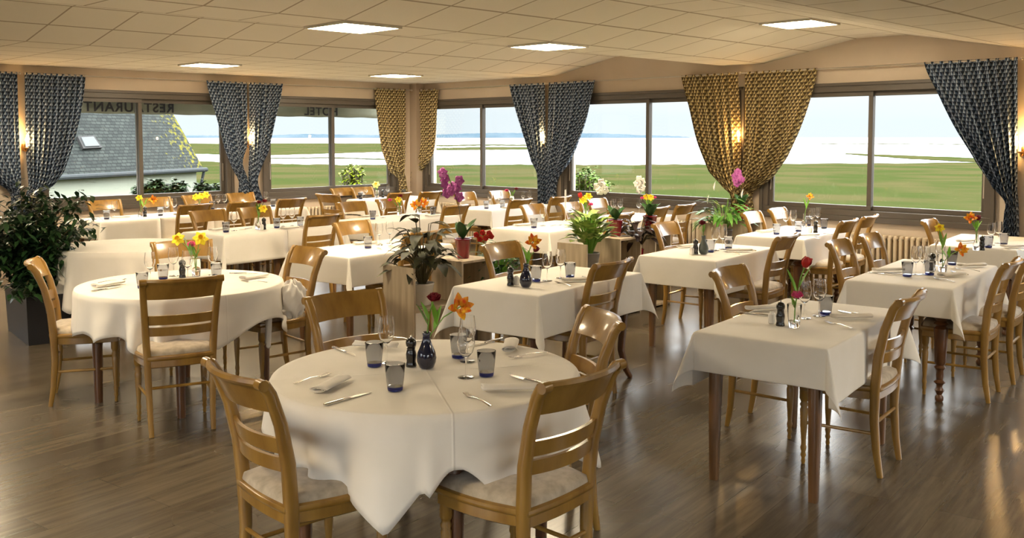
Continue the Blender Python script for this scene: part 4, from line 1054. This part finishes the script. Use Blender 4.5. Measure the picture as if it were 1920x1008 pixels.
# ------------------------------------------------------------------ potted plants
def pot(root, m, r0, r1, h, soil=True):
    o = [(r0, 0), (r0 + .002, .003), (r1, h - .012), (r1 + .003, h - .010), (r1 + .003, h)]
    MB().lathe(o + [(r1 - .005, h)] + [(r1 - .006, h*.86)], (0, 0, 0), 32).build('pot', m, root, smooth=50)
    if soil: MB().lathe([(r1 - .007, h*.84), (r1 - .012, h*.9), (.01, h*.92)], (0, 0, 0), 20).build('soil', 'soil', root)
def plant_leaves(seed, n, h0, spread, height, ln, wd, droop, stems=True, sr=.003, up_=(-.1, .7)):
    rn = random.Random(seed); lf = MB(); sm = MB()
    for i in range(n):
        az = i*2.4 + rn.uniform(-.3, .3); t = (i + .5)/n; el = rn.uniform(.2, 1)
        rr = spread*math.sqrt(rn.uniform(.03, 1)); zz = h0 + height*(1 - .5*(rr/spread)**2)*rn.uniform(.4, 1)
        p = Vector((math.cos(az)*rr, math.sin(az)*rr, zz))
        b0 = Vector((math.cos(az)*.02, math.sin(az)*.02, h0))
        if stems: sm.tube([b0, b0.lerp(p, .5) + Vector((0, 0, height*.12)), p], sr, 5, up=(1, .2, 0))
        d = Vector((math.cos(az + rn.uniform(-.5, .5)), math.sin(az + rn.uniform(-.5, .5)), rn.uniform(*up_)))
        lf.leaf(p, d, ln*rn.uniform(.7, 1.1), wd*rn.uniform(.75, 1.1), droop*rn.uniform(.5, 1.3), .2)
    return lf, sm
def orchid(root, zb, heads_px, ref, m, leafn=5, ln=.17):
    lf = MB(); rn = random.Random(int(ref.x*100))
    for k in range(leafn):
        az = k*2.3 + .7; lf.leaf((0, 0, zb), (math.cos(az)*.55, math.sin(az)*.55, 1), ln*rn.uniform(.8, 1.1), .085, .25, .2, 6)
    lf.build('leaf', 'orchid_leaf', root, smooth=60, thick=.002)
    hs = [at_depth(x, y, ref) - ref for x, y in heads_px]; top = max(hs, key=lambda q: q.z)
    MB().tube([(0, 0, zb), (top.x*.2, top.y*.2, zb + (top.z - zb)*.5), (top.x*.7, top.y*.7, top.z*.97), (top.x, top.y, top.z)], .0025, 6, up=(1, .2, 0)).build('stem', 'darkstem', root)
    f = MB()
    for i, h in enumerate(hs):
        sub = bloom('orchid', m, h + Vector((rn.uniform(-.02, .02), rn.uniform(-.02, .02), 0)), cam_dir(h + ref) + Vector((rn.uniform(-.6, .6), rn.uniform(-.6, .6), 0)), 1.45); f.add(sub.v, sub.f)
    f.build('blossom', m, root, smooth=60, thick=.001)
def potted(name, p, label): return tag(empty(name, p), label, 'plant', 'potted plants on the planter shelves')
def local(o, x, y, z): v_ = rot2((x, y), o[3]); return Vector((o[0] + v_[0], o[1] + v_[1], z))
A_ = (pA.x, pA.y, 0, RZ6); B_ = (pB.x, pB.y, 0, RZ6); C_ = (pC.x + .05, pC.y - .28, 0, RZ6)
q = local(A_, .17, .24, .421); r_ = potted('potted_calathea', q, 'dark leaved calathea in a white pot on the front planter shelf'); pot(r_, 'whitepot', .062, .088, .165)
lf, sm = plant_leaves(3, 84, .15, .20, .56, .17, .075, .6, sr=.0028); lf.build('leaves', 'calathea', r_, smooth=60); sm.build('stalks', 'darkstem', r_)
q = local(A_, .18, .67, HU + .001); r_ = potted('potted_orchid', q, 'purple orchid in a dark red pot on the front shelf'); pot(r_, 'redpot', .045, .063, .155)
orchid(r_, .15, [(829, 324), (835, 335), (833, 345), (844, 357), (848, 350), (856, 338), (858, 352), (861, 369), (840, 362)], q, 'purple', 4, .24)
q = local(A_, .20, 1.08, .301); r_ = potted('potted_gerbera', q, 'red flowering plant in a grey pot right of the purple orchid'); pot(r_, 'greypot', .075, .095, .20)
lf, sm = plant_leaves(5, 110, .19, .17, .36, .16, .04, .3); lf.build('leaves', 'orchid_leaf', r_, smooth=60); sm.build('stalks', 'stem', r_)
f = MB()
for hx in ((905, 436), (917, 437), (893, 440), (911, 446), (900, 448), (921, 443)):
    h = at_depth(*hx, q) - q; s_ = bloom('rose', 'red', h, cam_dir(h + q), .95); f.add(s_.v, s_.f)
f.build('blossom', 'red', r_, smooth=60, thick=.001)
q = local(B_, .19, .24, .441); r_ = potted('potted_dieffenbachia', q, 'green and yellow variegated plant in a grey pot on the middle shelf'); pot(r_, 'greypot', .07, .09, .18)
lf, sm = plant_leaves(8, 72, .17, .14, .40, .19, .10, .35, sr=.005, up_=(.15, 1.3)); lf.build('leaves', 'dieff', r_, smooth=60); sm.build('stalks', 'stem', r_)
q = local(B_, .15, .70, HU + .001); r_ = potted('potted_orchid', q, 'white orchid in a dark red pot, nearer of the two on the middle shelf'); pot(r_, 'redpot', .05, .068, .16)
orchid(r_, .15, [(1125, 342), (1131, 347), (1121, 350), (1128, 354), (1134, 356), (1124, 358)], q, 'whitepetal', 5, .22)
q = local(B_, .20, 1.0, .441); r_ = potted('potted_dark_plant', q, 'nearly black leaved plant in a red pot between the two white orchids'); pot(r_, 'redpot', .05, .065, .15)
lf, sm = plant_leaves(12, 80, .14, .18, .38, .16, .065, .6); lf.build('leaves', 'darkleaf', r_, smooth=60); sm.build('stalks', 'darkstem', r_)
q = local(B_, .17, 1.27, HU + .001); r_ = potted('potted_orchid', q, 'white orchid in a dark red pot, farther one, in front of the mullion'); pot(r_, 'redpot', .05, .07, .165)
orchid(r_, .15, [(1196, 336), (1203, 340), (1192, 344), (1199, 348), (1205, 352), (1196, 356), (1202, 345)], q, 'whitepetal', 7, .24)
q = local(C_, .17, .23, .501); r_ = potted('peace_lily', q, 'green peace lily on the planter shelf before the gold curtains'); pot(r_, 'greypot', .08, .1, .18)
lf, sm = plant_leaves(16, 70, .17, .22, .36, .24, .05, .5); lf.build('leaves', 'lily', r_, smooth=60); sm.build('stalks', 'stem', r_)
f = MB()
for hx in ((1339, 357), (1327, 382), (1391, 371)):
    h = at_depth(*hx, q) - q; f.leaf(h, (.1, .1, 1), .1, .05, 0, .5)
f.build('spathe', 'whitepetal', r_, smooth=60)
q = local(C_, .17, .63, .771); r_ = potted('potted_orchid', q, 'magenta orchid in a red pot in front of the gold curtains'); pot(r_, 'redpot', .055, .075, .15)
orchid(r_, .14, [(1381, 322), (1386, 324), (1379, 330), (1388, 331), (1383, 335), (1378, 338), (1388, 340), (1384, 344), (1392, 336)], q, 'purple', 6, .2)
# white plume in a tall stem holder on the table left of the variegated plant
q = at(1060, 414, CT); r_ = tag(empty('pampas_plume', q), 'white feathery plume standing left of the variegated plant', 'dried flower')
MB().tube([(0, 0, 0), (0, 0, .12), (-.005, 0, .2)], .003, 6, up=(1, 0, 0)).build('stem', 'whitepetal', r_)
m = MB(); rn = random.Random(4)
for i in range(110):
    t = i/110; az = i*2.4; m.leaf((0, 0, .12 + .22*t), (math.cos(az), math.sin(az), 1.6), .05*(1 - .5*t), .007, .1, 0, 3)
m.build('plume', 'whitepetal', r_)
MB().lathe([(.025, 0), (.025, .006), (.006, .012), (.005, .03)], (0, 0, 0), 14).build('holder', 'glass', r_)
# ficus in the black box at left
c0 = at(52, 650, 0); WXB, WYB = .88, .38
r_ = tag(empty('potted_ficus', (c0.x, c0.y, 0), R(-7)), 'large dark green ficus in a black box planter at the left edge', 'plant')
def sq(k, z): return [(-WXB/2 + (x + WXB/2)*k, WYB/2 + (y - WYB/2)*k, z) for x, y in ((-WXB, 0), (0, 0), (0, WYB), (-WXB, WYB))]
MB().loft([sq(.93, 0), sq(1.0, .40), sq(.95, .40), sq(.94, .36)]).build('planter_box', 'planter', r_, smooth=0)
MB().loft([sq(.935, .35), sq(.935, .362)]).build('soil', 'soil', r_, smooth=0)
tr = MB(); lf = MB(); rn = random.Random(21); cx, cy = -WXB/2 + .06, WYB/2 - .06
for i in range(34):
    az = i*2.4; sp_ = rn.uniform(.08, .60); hz = rn.uniform(.5, 1.2) - .45*max(0, sp_ - .35)
    top = Vector((cx + math.cos(az)*sp_*1.1, cy + math.sin(az)*sp_*.8, hz))
    b0 = Vector((cx + rn.uniform(-.12, .12), cy + rn.uniform(-.05, .05), .35)); md = b0.lerp(top, .5) + Vector((0, 0, .12))
    tr.tube([b0, md, top], .006, 5, up=(1, .2, 0))
    for k in range(115):
        t = rn.uniform(.25, 1.1); p = (b0.lerp(md, t*2) if t < .5 else md.lerp(top, t*2 - 1)) + Vector((rn.gauss(0, .06), rn.gauss(0, .06), rn.gauss(0, .06)))
        if p.z < .43: p.z = .43 + rn.random()*.06
        if p.y > .44 and p.z < .80: continue
        a2 = rn.uniform(0, 6.28); lf.leaf(p, (math.cos(a2), math.sin(a2), rn.uniform(-.7, .4)), rn.uniform(.06, .10), .038, .3, .15, 3)
tr.build('branches', 'darkstem', r_); lf.build('leaves', 'ficus', r_, smooth=60)
# scarf bundle on the chair right of the left round table
p = at(540, 600, .5); r_ = tag(empty('scarf', (p.x, p.y, .5)), 'crumpled cream scarf lying on a chair seat beside the left round table', 'scarf')
pw = at(549, 590, .52); r_.location = (pw.x, pw.y, .505)
m = MB(); n, mm = 28, 18; rings = []
for i in range(mm + 1):
    a = math.pi*i/mm - math.pi/2; rr = max(math.cos(a), .03); ring = []
    for j in range(n):
        b_ = 2*math.pi*j/n; k = 1 + .13*math.sin(5*b_ + 4*a) + .09*math.sin(9*b_ - 6*a)
        ring.append((.075*rr*k*math.cos(b_), .09*rr*k*math.sin(b_), .12 + .12*math.sin(a)*k))
    rings.append(ring)
m.loft(rings).build('bundle', 'napkin', r_, smooth=80, subsurf=1)
m = MB(); m.sheet(lambda u, v: (-.02 + .07*u*(1 - .5*v) + .012*math.sin(9*u + 3*v), -.085 - .012*math.sin(14*u + 2*v) - .10*math.sin(min(1, v*2)*1.57), .04 + .02*math.sin(v*6.28) - .30*max(0, v - .35) + .02*math.sin(9*u)), 24, 16)
m.build('hanging_end', 'napkin', r_, smooth=80, thick=.002)
# ------------------------------------------------------------------ outdoors
G = -3.3
gr = noise_color(mat('salt_meadow_grass', (.2, .3, .06), .9), (.030, .028, .0115), (.019, .025, .0075), (.10, .10, 1), 9, .40, .60)
wet = noise_color(mat('wet_tidal_flat', (.7, .72, .72), .35), (.10, .102, .10), (.14, .144, .146), (.01, .04, 1), 6, .35, .55)
def poly(name, pts, z, m, label=None):
    mb = MB(); mb.add([(x, y, z) for x, y in pts], [tuple(range(len(pts)))]); return tag(mb.build(name, m, smooth=0), label, None, None, 'structure')
for m_ in (gr,): m_.node_tree.nodes['Principled BSDF'].inputs['Specular IOR Level'].default_value = 0
S = 6000
tag(MB().box(-S, 400, -400, S, G - 1.2, G - .03).build('tidal_flat', wet, smooth=0), kind='structure')
rn = random.Random(3)
# near meadow: its seaward edge follows the photo (y about 308), farther out at left
edge = [(-700, 300), (60, 300), (300, 300), (490, 306), (640, 309), (790, 309), (960, 308), (1110, 309), (1330, 308), (1500, 307), (1860, 304), (2400, 300)]
pts = []
for (x0, y0), (x1, y1) in zip(edge, edge[1:]):
    for k in range(10):
        t = k/10; v_ = at(x0 + (x1 - x0)*t, y0 + (y1 - y0)*t + rn.uniform(-.8, .8), G); pts.append((v_.x, v_.y))
v_ = at(2400, 300, G); pts.append((v_.x, v_.y)); pts += [(60, 12), (60, WY + .6), (WX - .6, WY + .6), (WX - .6, -30), (-60, -40)]
poly('meadow', pts, G, gr)
tag(MB().add([(WX - .6, -4000, G + .02), (4000, -4000, G + .02), (4000, WY + .6, G + .02), (WX - .6, WY + .6, G + .02)], [(0, 1, 2, 3)]).build('meadow', gr, smooth=0), kind='structure')
def bank(name, top, bot, z):
    a = []; 
    for lst in (top, list(reversed(bot))):
        for (x0, y0), (x1, y1) in zip(lst, lst[1:]):
            for k in range(14): t = k/14; v_ = at(x0 + (x1-x0)*t, y0 + (y1-y0)*t + rn.uniform(-.35, .35), z); a.append((v_.x, v_.y))
        v_ = at(*lst[-1], z); a.append((v_.x, v_.y))
    poly(name, a, z, gr)
bank('marsh_bank', [(-500, 268), (300, 269), (600, 268.5), (735, 268.5)], [(-500, 289), (360, 288), (500, 291), (640, 287), (735, 284)], G)
bank('marsh_bank', [(500, 296), (620, 294.5), (735, 298)], [(500, 297), (620, 296), (735, 299.5)], G + .05)
bank('marsh_bank', [(815, 272), (900, 270.5), (995, 271)], [(815, 274), (900, 273), (995, 273)], G)
bank('marsh_bank', [(815, 277.5), (900, 275.5), (1000, 275.5)], [(815, 281.5), (900, 281), (1000, 280)], G)
bank('marsh_bank', [(1585, 287), (1700, 291), (1860, 297)], [(1585, 288.5), (1700, 297), (1860, 305)], G + .05)
bank('marsh_bank', [(1540, 269), (1700, 269), (1830, 270)], [(1540, 269.8), (1700, 270), (1830, 271)], G + .05)
# far coast
def hills(name, prof, dist, m):
    mb = MB(); front = []; back = []
    for (x, y) in prof:
        r = ray(x, y); d = r[0]*_f[0] + r[1]*_f[1]; t_ = dist/d; front.append(Vector((r[0]*t_, r[1]*t_, EYE + r[2]*t_)))
    rings = []
    for p in front:
        dr = Vector((p.x, p.y, 0)).normalized()
        rings.append([(p.x - dr.x*80, p.y - dr.y*80, G - 1), (p.x, p.y, p.z), (p.x + dr.x*300, p.y + dr.y*300, p.z), (p.x + dr.x*400, p.y + dr.y*400, G - 1)])
    mb.loft(rings); tag(mb.build(name, m, smooth=0), kind='structure')
hm = noise_color(mat('distant_coast', (.25, .36, .44), 1), (.02, .036, .05), (.035, .05, .062), (.01, .01, .05), 4)
def rough(pts, amp):
    out = []
    for (x0, y0), (x1, y1) in zip(pts, pts[1:]):
        n_ = max(2, int(abs(x1 - x0)/5))
        for k in range(n_): t = k/n_; out.append((x0 + (x1-x0)*t, y0 + (y1-y0)*t + rn.uniform(-amp, amp)))
    out.append(pts[-1]); return out
hills('coast', rough([(-400, 253), (100, 253), (340, 254), (420, 254), (500, 254), (570, 251), (640, 252), (730, 254), (820, 252), (880, 250), (950, 249), (1000, 250), (1090, 250), (1130, 250), (1200, 253), (1270, 255), (1300, 258)], .5), 3400, hm)
hills('coast', rough([(1180, 256), (1225, 254), (1270, 256), (1290, 258)], .2), 3500, hm)
# neighbour's house with slate roof
ang = R(118.4); ux, uy = math.cos(ang), math.sin(ang); nx, ny = math.cos(ang + R(90)), math.sin(ang + R(90))
r = ray(368, 316); d = r[0]*_f[0] + r[1]*_f[1]; t_ = 40/d; E1 = Vector((r[0]*t_, r[1]*t_, EYE + r[2]*t_))
house = tag(empty('neighbour_house', (E1.x, E1.y, G)), 'white rendered house with steep grey slate roof outside the left window', 'house')
EH = E1.z - G; LEN = 30; PT = math.tan(R(58)); DEP = 3.3
def hp(s, k, z): return (-ux*s + nx*k, -uy*s + ny*k, z)
sl = mat('slate_roof', (.16, .18, .17), .6); bb = sl.node_tree.nodes['Principled BSDF']
uvn = nd(sl, 'ShaderNodeUVMap'); brk = nd(sl, 'ShaderNodeTexBrick'); brk.inputs['Scale'].default_value = 1; brk.inputs['Brick Width'].default_value = .26; brk.inputs['Row Height'].default_value = .13
brk.inputs['Mortar Size'].default_value = .014; brk.inputs['Color1'].default_value = (.012, .015, .014, 1); brk.inputs['Color2'].default_value = (.024, .029, .026, 1); brk.inputs['Mortar'].default_value = (.004, .005, .005, 1)
nz = nd(sl, 'ShaderNodeTexNoise'); nz.inputs['Scale'].default_value = .9; nz.inputs['Detail'].default_value = 9; nz.inputs['Roughness'].default_value = .75
lich = nd(sl, 'ShaderNodeValToRGB'); lich.color_ramp.elements[0].position = .60; lich.color_ramp.elements[0].color = (0, 0, 0, 1); lich.color_ramp.elements[1].position = .68; lich.color_ramp.elements[1].color = (1, 1, 1, 1)
mz = nd(sl, 'ShaderNodeMixRGB'); mz.inputs[2].default_value = (.042, .045, .036, 1)
lk(sl, uvn.outputs[0], brk.inputs['Vector']); lk(sl, uvn.outputs[0], nz.inputs['Vector']); lk(sl, nz.outputs['Fac'], lich.inputs[0])
lk(sl, lich.outputs[0], mz.inputs[0]); lk(sl, brk.outputs['Color'], mz.inputs[1])
# yellow lichen along the right verge, ragged
sx_ = nd(sl, 'ShaderNodeSeparateXYZ'); lk(sl, uvn.outputs[0], sx_.inputs[0]); nz2 = nd(sl, 'ShaderNodeTexNoise'); nz2.inputs['Scale'].default_value = 4.5; nz2.inputs['Detail'].default_value = 8
lk(sl, uvn.outputs[0], nz2.inputs['Vector'])
am = nd(sl, 'ShaderNodeMath', operation='MULTIPLY_ADD'); am.inputs[1].default_value = 9; am.inputs[2].default_value = -4.0; lk(sl, nz2.outputs['Fac'], am.inputs[0])
lt = nd(sl, 'ShaderNodeMath', operation='SUBTRACT'); lt.use_clamp = True; lk(sl, am.outputs[0], lt.inputs[0]); lk(sl, sx_.outputs[0], lt.inputs[1])
my = nd(sl, 'ShaderNodeMixRGB'); my.inputs[2].default_value = (.085, .078, .005, 1); lk(sl, lt.outputs[0], my.inputs[0]); lk(sl, mz.outputs[0], my.inputs[1]); lk(sl, my.outputs[0], bb.inputs['Base Color'])
render_m = noise_color(mat('white_render', (.62, .66, .56), .9), (.20, .215, .17), (.23, .245, .20), (.4, .4, 2), 5)
rf = MB(); rl = DEP/math.cos(R(58))
rf.v = [hp(-.15, -.25, EH), hp(LEN, -.25, EH), hp(LEN, DEP, EH + (DEP + .25)*PT), hp(-.15, DEP, EH + (DEP + .25)*PT),
        hp(-.15, -.25, EH - .12), hp(LEN, -.25, EH - .12), hp(LEN, 2*DEP + .25, EH), hp(-.15, 2*DEP + .25, EH)]
rf.uv = [(0, 0), (LEN, 0), (LEN, rl), (0, rl), (0, 0), (LEN, 0), (LEN, 2*rl), (0, 2*rl)]
rf.f = [(0, 1, 2, 3), (3, 2, 6, 7), (4, 5, 1, 0), (4, 0, 3, 7), (5, 6, 2, 1), (4, 7, 6, 5)]
rf.build('roof', sl, house, smooth=0)
w = MB(); w.add([hp(0, 0, 0), hp(LEN, 0, 0), hp(LEN, 2*DEP, 0), hp(0, 2*DEP, 0), hp(0, 0, EH - .12), hp(LEN, 0, EH - .12), hp(LEN, 2*DEP, EH - .12), hp(0, 2*DEP, EH - .12)], [(0, 1, 5, 4), (1, 2, 6, 5), (2, 3, 7, 6), (3, 0, 4, 7), (4, 5, 6, 7)])
w.build('wall', render_m, house, smooth=0)
zinc = mat('zinc', (.014, .018, .02), .9, 0)
MB().tube([hp(-.25, -.32, EH - .04), hp(LEN/2, -.32, EH - .04), hp(LEN, -.32, EH - .04)], .09, 8).build('gutter', zinc, house)
MB().tube([hp(-.1, -.3, EH - .1), hp(-.12, -.15, EH - .6), hp(-.12, -.1, EH - 1.2), hp(-.12, -.1, .1)], .06, 8, up=(1, 0, 0)).build('downpipe', zinc, house)
# skylight on the roof: place where the photo shows it
def on_roof(px, py):
    o = Vector((0, 0, EYE)); rr = Vector(ray(px, py)); p0 = Vector(E1) + Vector((nx*-.25, ny*-.25, 0)); n_ = Vector((nx, ny, PT)).cross(Vector((ux, uy, 0)))
    return o + rr*((p0 - o).dot(n_)/rr.dot(n_)) - Vector((E1.x, E1.y, G))
sk = [on_roof(*p) for p in ((153, 281), (189, 279), (173, 256), (142, 258))]
up_ = Vector((-nx*PT, -ny*PT, 1)).normalized()
def slab(pts, k, h0, h1):
    c = sum(pts, Vector())/4; q = [c + (p - c)*k for p in pts]; return [p + up_*h0 for p in q] + [p + up_*h1 for p in q]
m = MB(); m.add(slab(sk, 1, -.02, .10), [(0, 1, 2, 3), (4, 5, 6, 7), (0, 1, 5, 4), (1, 2, 6, 5), (2, 3, 7, 6), (3, 0, 4, 7)]); so = m.build('skylight', mat('skylight_frame', (.01, .01, .01), .8), house, smooth=0)
m = MB(); m.add(slab(sk, .74, .08, .13), [(4, 5, 6, 7), (0, 1, 5, 4), (1, 2, 6, 5), (2, 3, 7, 6), (3, 0, 4, 7)]); m.build('skylight_pane', mat('skylight_blind', (.06, .068, .07), .8), so, smooth=0)
# awning with lettering, outside the left windows
aw = noise_color(mat('awning_canvas', (.22, .22, .17), .8), (.17, .18, .14), (.22, .225, .18), (3, 3, 3), 3)
inkm = mat('awning_lettering', (.035, .035, .04), .8)
def awning(y0, y1, words, label):
    root = empty('awning', (WX - .9, y0, 0)); w = y1 - y0
    zt, zb = 2.30, 1.995
    MB().sheet(lambda u, v: (.012*math.sin(u*w*5), u*w, zt - (zt - zb)*v + .004*math.sin(u*w*11)*v), 80, 4).build('valance', aw, root, smooth=80, thick=.003)
    MB().sheet(lambda u, v: (.66*v, u*w, zt + .5*v), 4, 2).build('canopy', aw, root, smooth=0, thick=.004)
    MB().tube([(0, 0, zt), (0, w, zt)], .02, 8).build('front_bar', 'rod', root)
    for wd, yc, size in words:
        cu = bpy.data.curves.new('lettering', 'FONT'); cu.body = wd; cu.size = size; cu.offset = .004; cu.extrude = .002; cu.align_x = 'CENTER'; cu.space_character = 1.15
        tmp = bpy.data.objects.new('lettering_source', cu); COL.objects.link(tmp); bpy.context.view_layer.update()
        me = bpy.data.meshes.new_from_object(tmp.evaluated_get(bpy.context.evaluated_depsgraph_get())); bpy.data.objects.remove(tmp)
        me.materials.clear(); me.materials.append(inkm); o = bpy.data.objects.new('lettering', me); COL.objects.link(o); o.parent = root
        o.location = (.02, yc - y0, zb + .03); o.rotation_euler = (R(90), 0, R(-90))
    tag(root, label, 'awning', 'canvas awnings over the left windows')
def awy(px): return on_x(px, 205, WX - .9).y
s1 = (awy(322) - awy(172)); 
awning(awy(60), awy(470), [('RESTAURANT', (awy(322) + awy(160))/2, .185)], 'grey canvas awning valance lettered RESTAURANT, seen from behind')
awning(awy(492), awy(712), [('HOTEL', (awy(575) + awy(627))/2, .185)], 'grey canvas awning valance lettered HOTEL, seen from behind')
# garden bushes
def bush(name, px, py_top, py_bot, wpx, dist, m, label, seed, n=700, ls=.09, group='garden bushes'):
    rn = random.Random(seed); ct = at_depth(px, py_top, (_f[0]*dist, _f[1]*dist)); cb_ = at_depth(px, py_bot, (_f[0]*dist, _f[1]*dist))
    rad = wpx/2/F_PX*dist; root = empty(name, (ct.x, ct.y, G)); H = ct.z - G; hb = H*.05; lf = MB(); br_ = MB(); low = max(.1, cb_.z - G - .5)
    for i in range(16):
        az = i*2.4; rr = rad*rn.uniform(.2, .85); tp = Vector((math.cos(az)*rr, math.sin(az)*rr, H - rn.uniform(.0, .45)*(ct.z - cb_.z) - rr*.5)); br_.tube([(0, 0, 0), (tp.x*.4, tp.y*.4, tp.z*.6), tp], .015, 5, up=(1, .1, 0))
        for k in range(n//16):
            t = rn.uniform(.3, 1.03); p = Vector((tp.x*t**1.3, tp.y*t**1.3, low + (tp.z - low)*t)) + Vector((rn.gauss(0, rad*.16), rn.gauss(0, rad*.16), rn.gauss(0, rad*.14)))
            a2 = rn.uniform(0, 6.28); lf.leaf(p, (math.cos(a2), math.sin(a2), rn.uniform(-.3, .8)), ls*rn.uniform(.7, 1.2), ls*.5, .3, .1, 3)
    br_.build('branches', 'darkstem', root); lf.build('leaves', m, root, smooth=60)
    tag(root, label, 'bush', group)
M['hedge'] = leafmat('evergreen_hedge', (.008, .016, .006), (.02, .035, .012), .5)
M['lime'] = leafmat('lime_bush', (.08, .12, .008), (.15, .175, .012), .5)
M['green2'] = leafmat('garden_bush', (.035, .08, .008), (.08, .14, .014), .5)
for i, (px, pt, w_) in enumerate(((265, 346, 36), (290, 337, 40), (330, 336, 56), (385, 340, 46), (415, 343, 40))):
    bush('hedge_bush', px, pt, 372, w_, 17, 'hedge', ['evergreen hedge shrub at the left of the mullion', 'evergreen hedge shrub just right of the mullion', 'evergreen hedge shrub, widest one below the slate roof', 'evergreen hedge shrub right of the downpipe', 'evergreen hedge shrub at the right window frame'][i], 30 + i, 2600, .13)
bush('garden_bush', 662, 300, 350, 50, 19, 'lime', 'yellow green bush outside the window left of the corner', 40, 1000, .10)
bush('garden_bush', 1092, 308, 365, 72, 17, 'green2', 'bright green bush outside, behind the white orchid', 41, 1800, .10)
bush('garden_bush', 1125, 338, 368, 50, 18, 'green2', 'low bright green bush to the right of the taller one', 42, 900, .10)
for m_ in bpy.data.materials:
    if m_.name.startswith(('slate_roof', 'white_render', 'distant_coast', 'awning', 'evergreen', 'lime', 'garden_bush', 'wet_tidal')): m_.node_tree.nodes['Principled BSDF'].inputs['Specular IOR Level'].default_value = .05
# ------------------------------------------------------------------ labels for everything that repeats
groups = {}
for rec in PENDING:
    o, desc, key, cat, note = rec
    groups.setdefault((desc, key), []).append(rec)
for (desc, key), L_ in groups.items():
    L_.sort(key=lambda r: px_of(r[0].location)); n = len(L_)
    for i, (o, d, k, cat, note) in enumerate(L_):
        if note: lab = '%s at the %s, %s' % (d, WHERE[k], note)
        elif n == 1: lab = '%s on the %s' % (d, WHERE[k])
        elif n == 2: lab = '%s on the %s, %s of two' % (d, WHERE[k], 'left' if i == 0 else 'right')
        else: lab = '%s on the %s, %s of %s' % (d, WHERE[k], 'leftmost' if i == 0 else 'rightmost' if i == n-1 else ORD[i+1] + ' from left', NUM[n])
        o['label'] = lab; o['category'] = cat
        o['group'] = {'chair': 'dining chairs'}.get(cat, cat + 's on the tables')
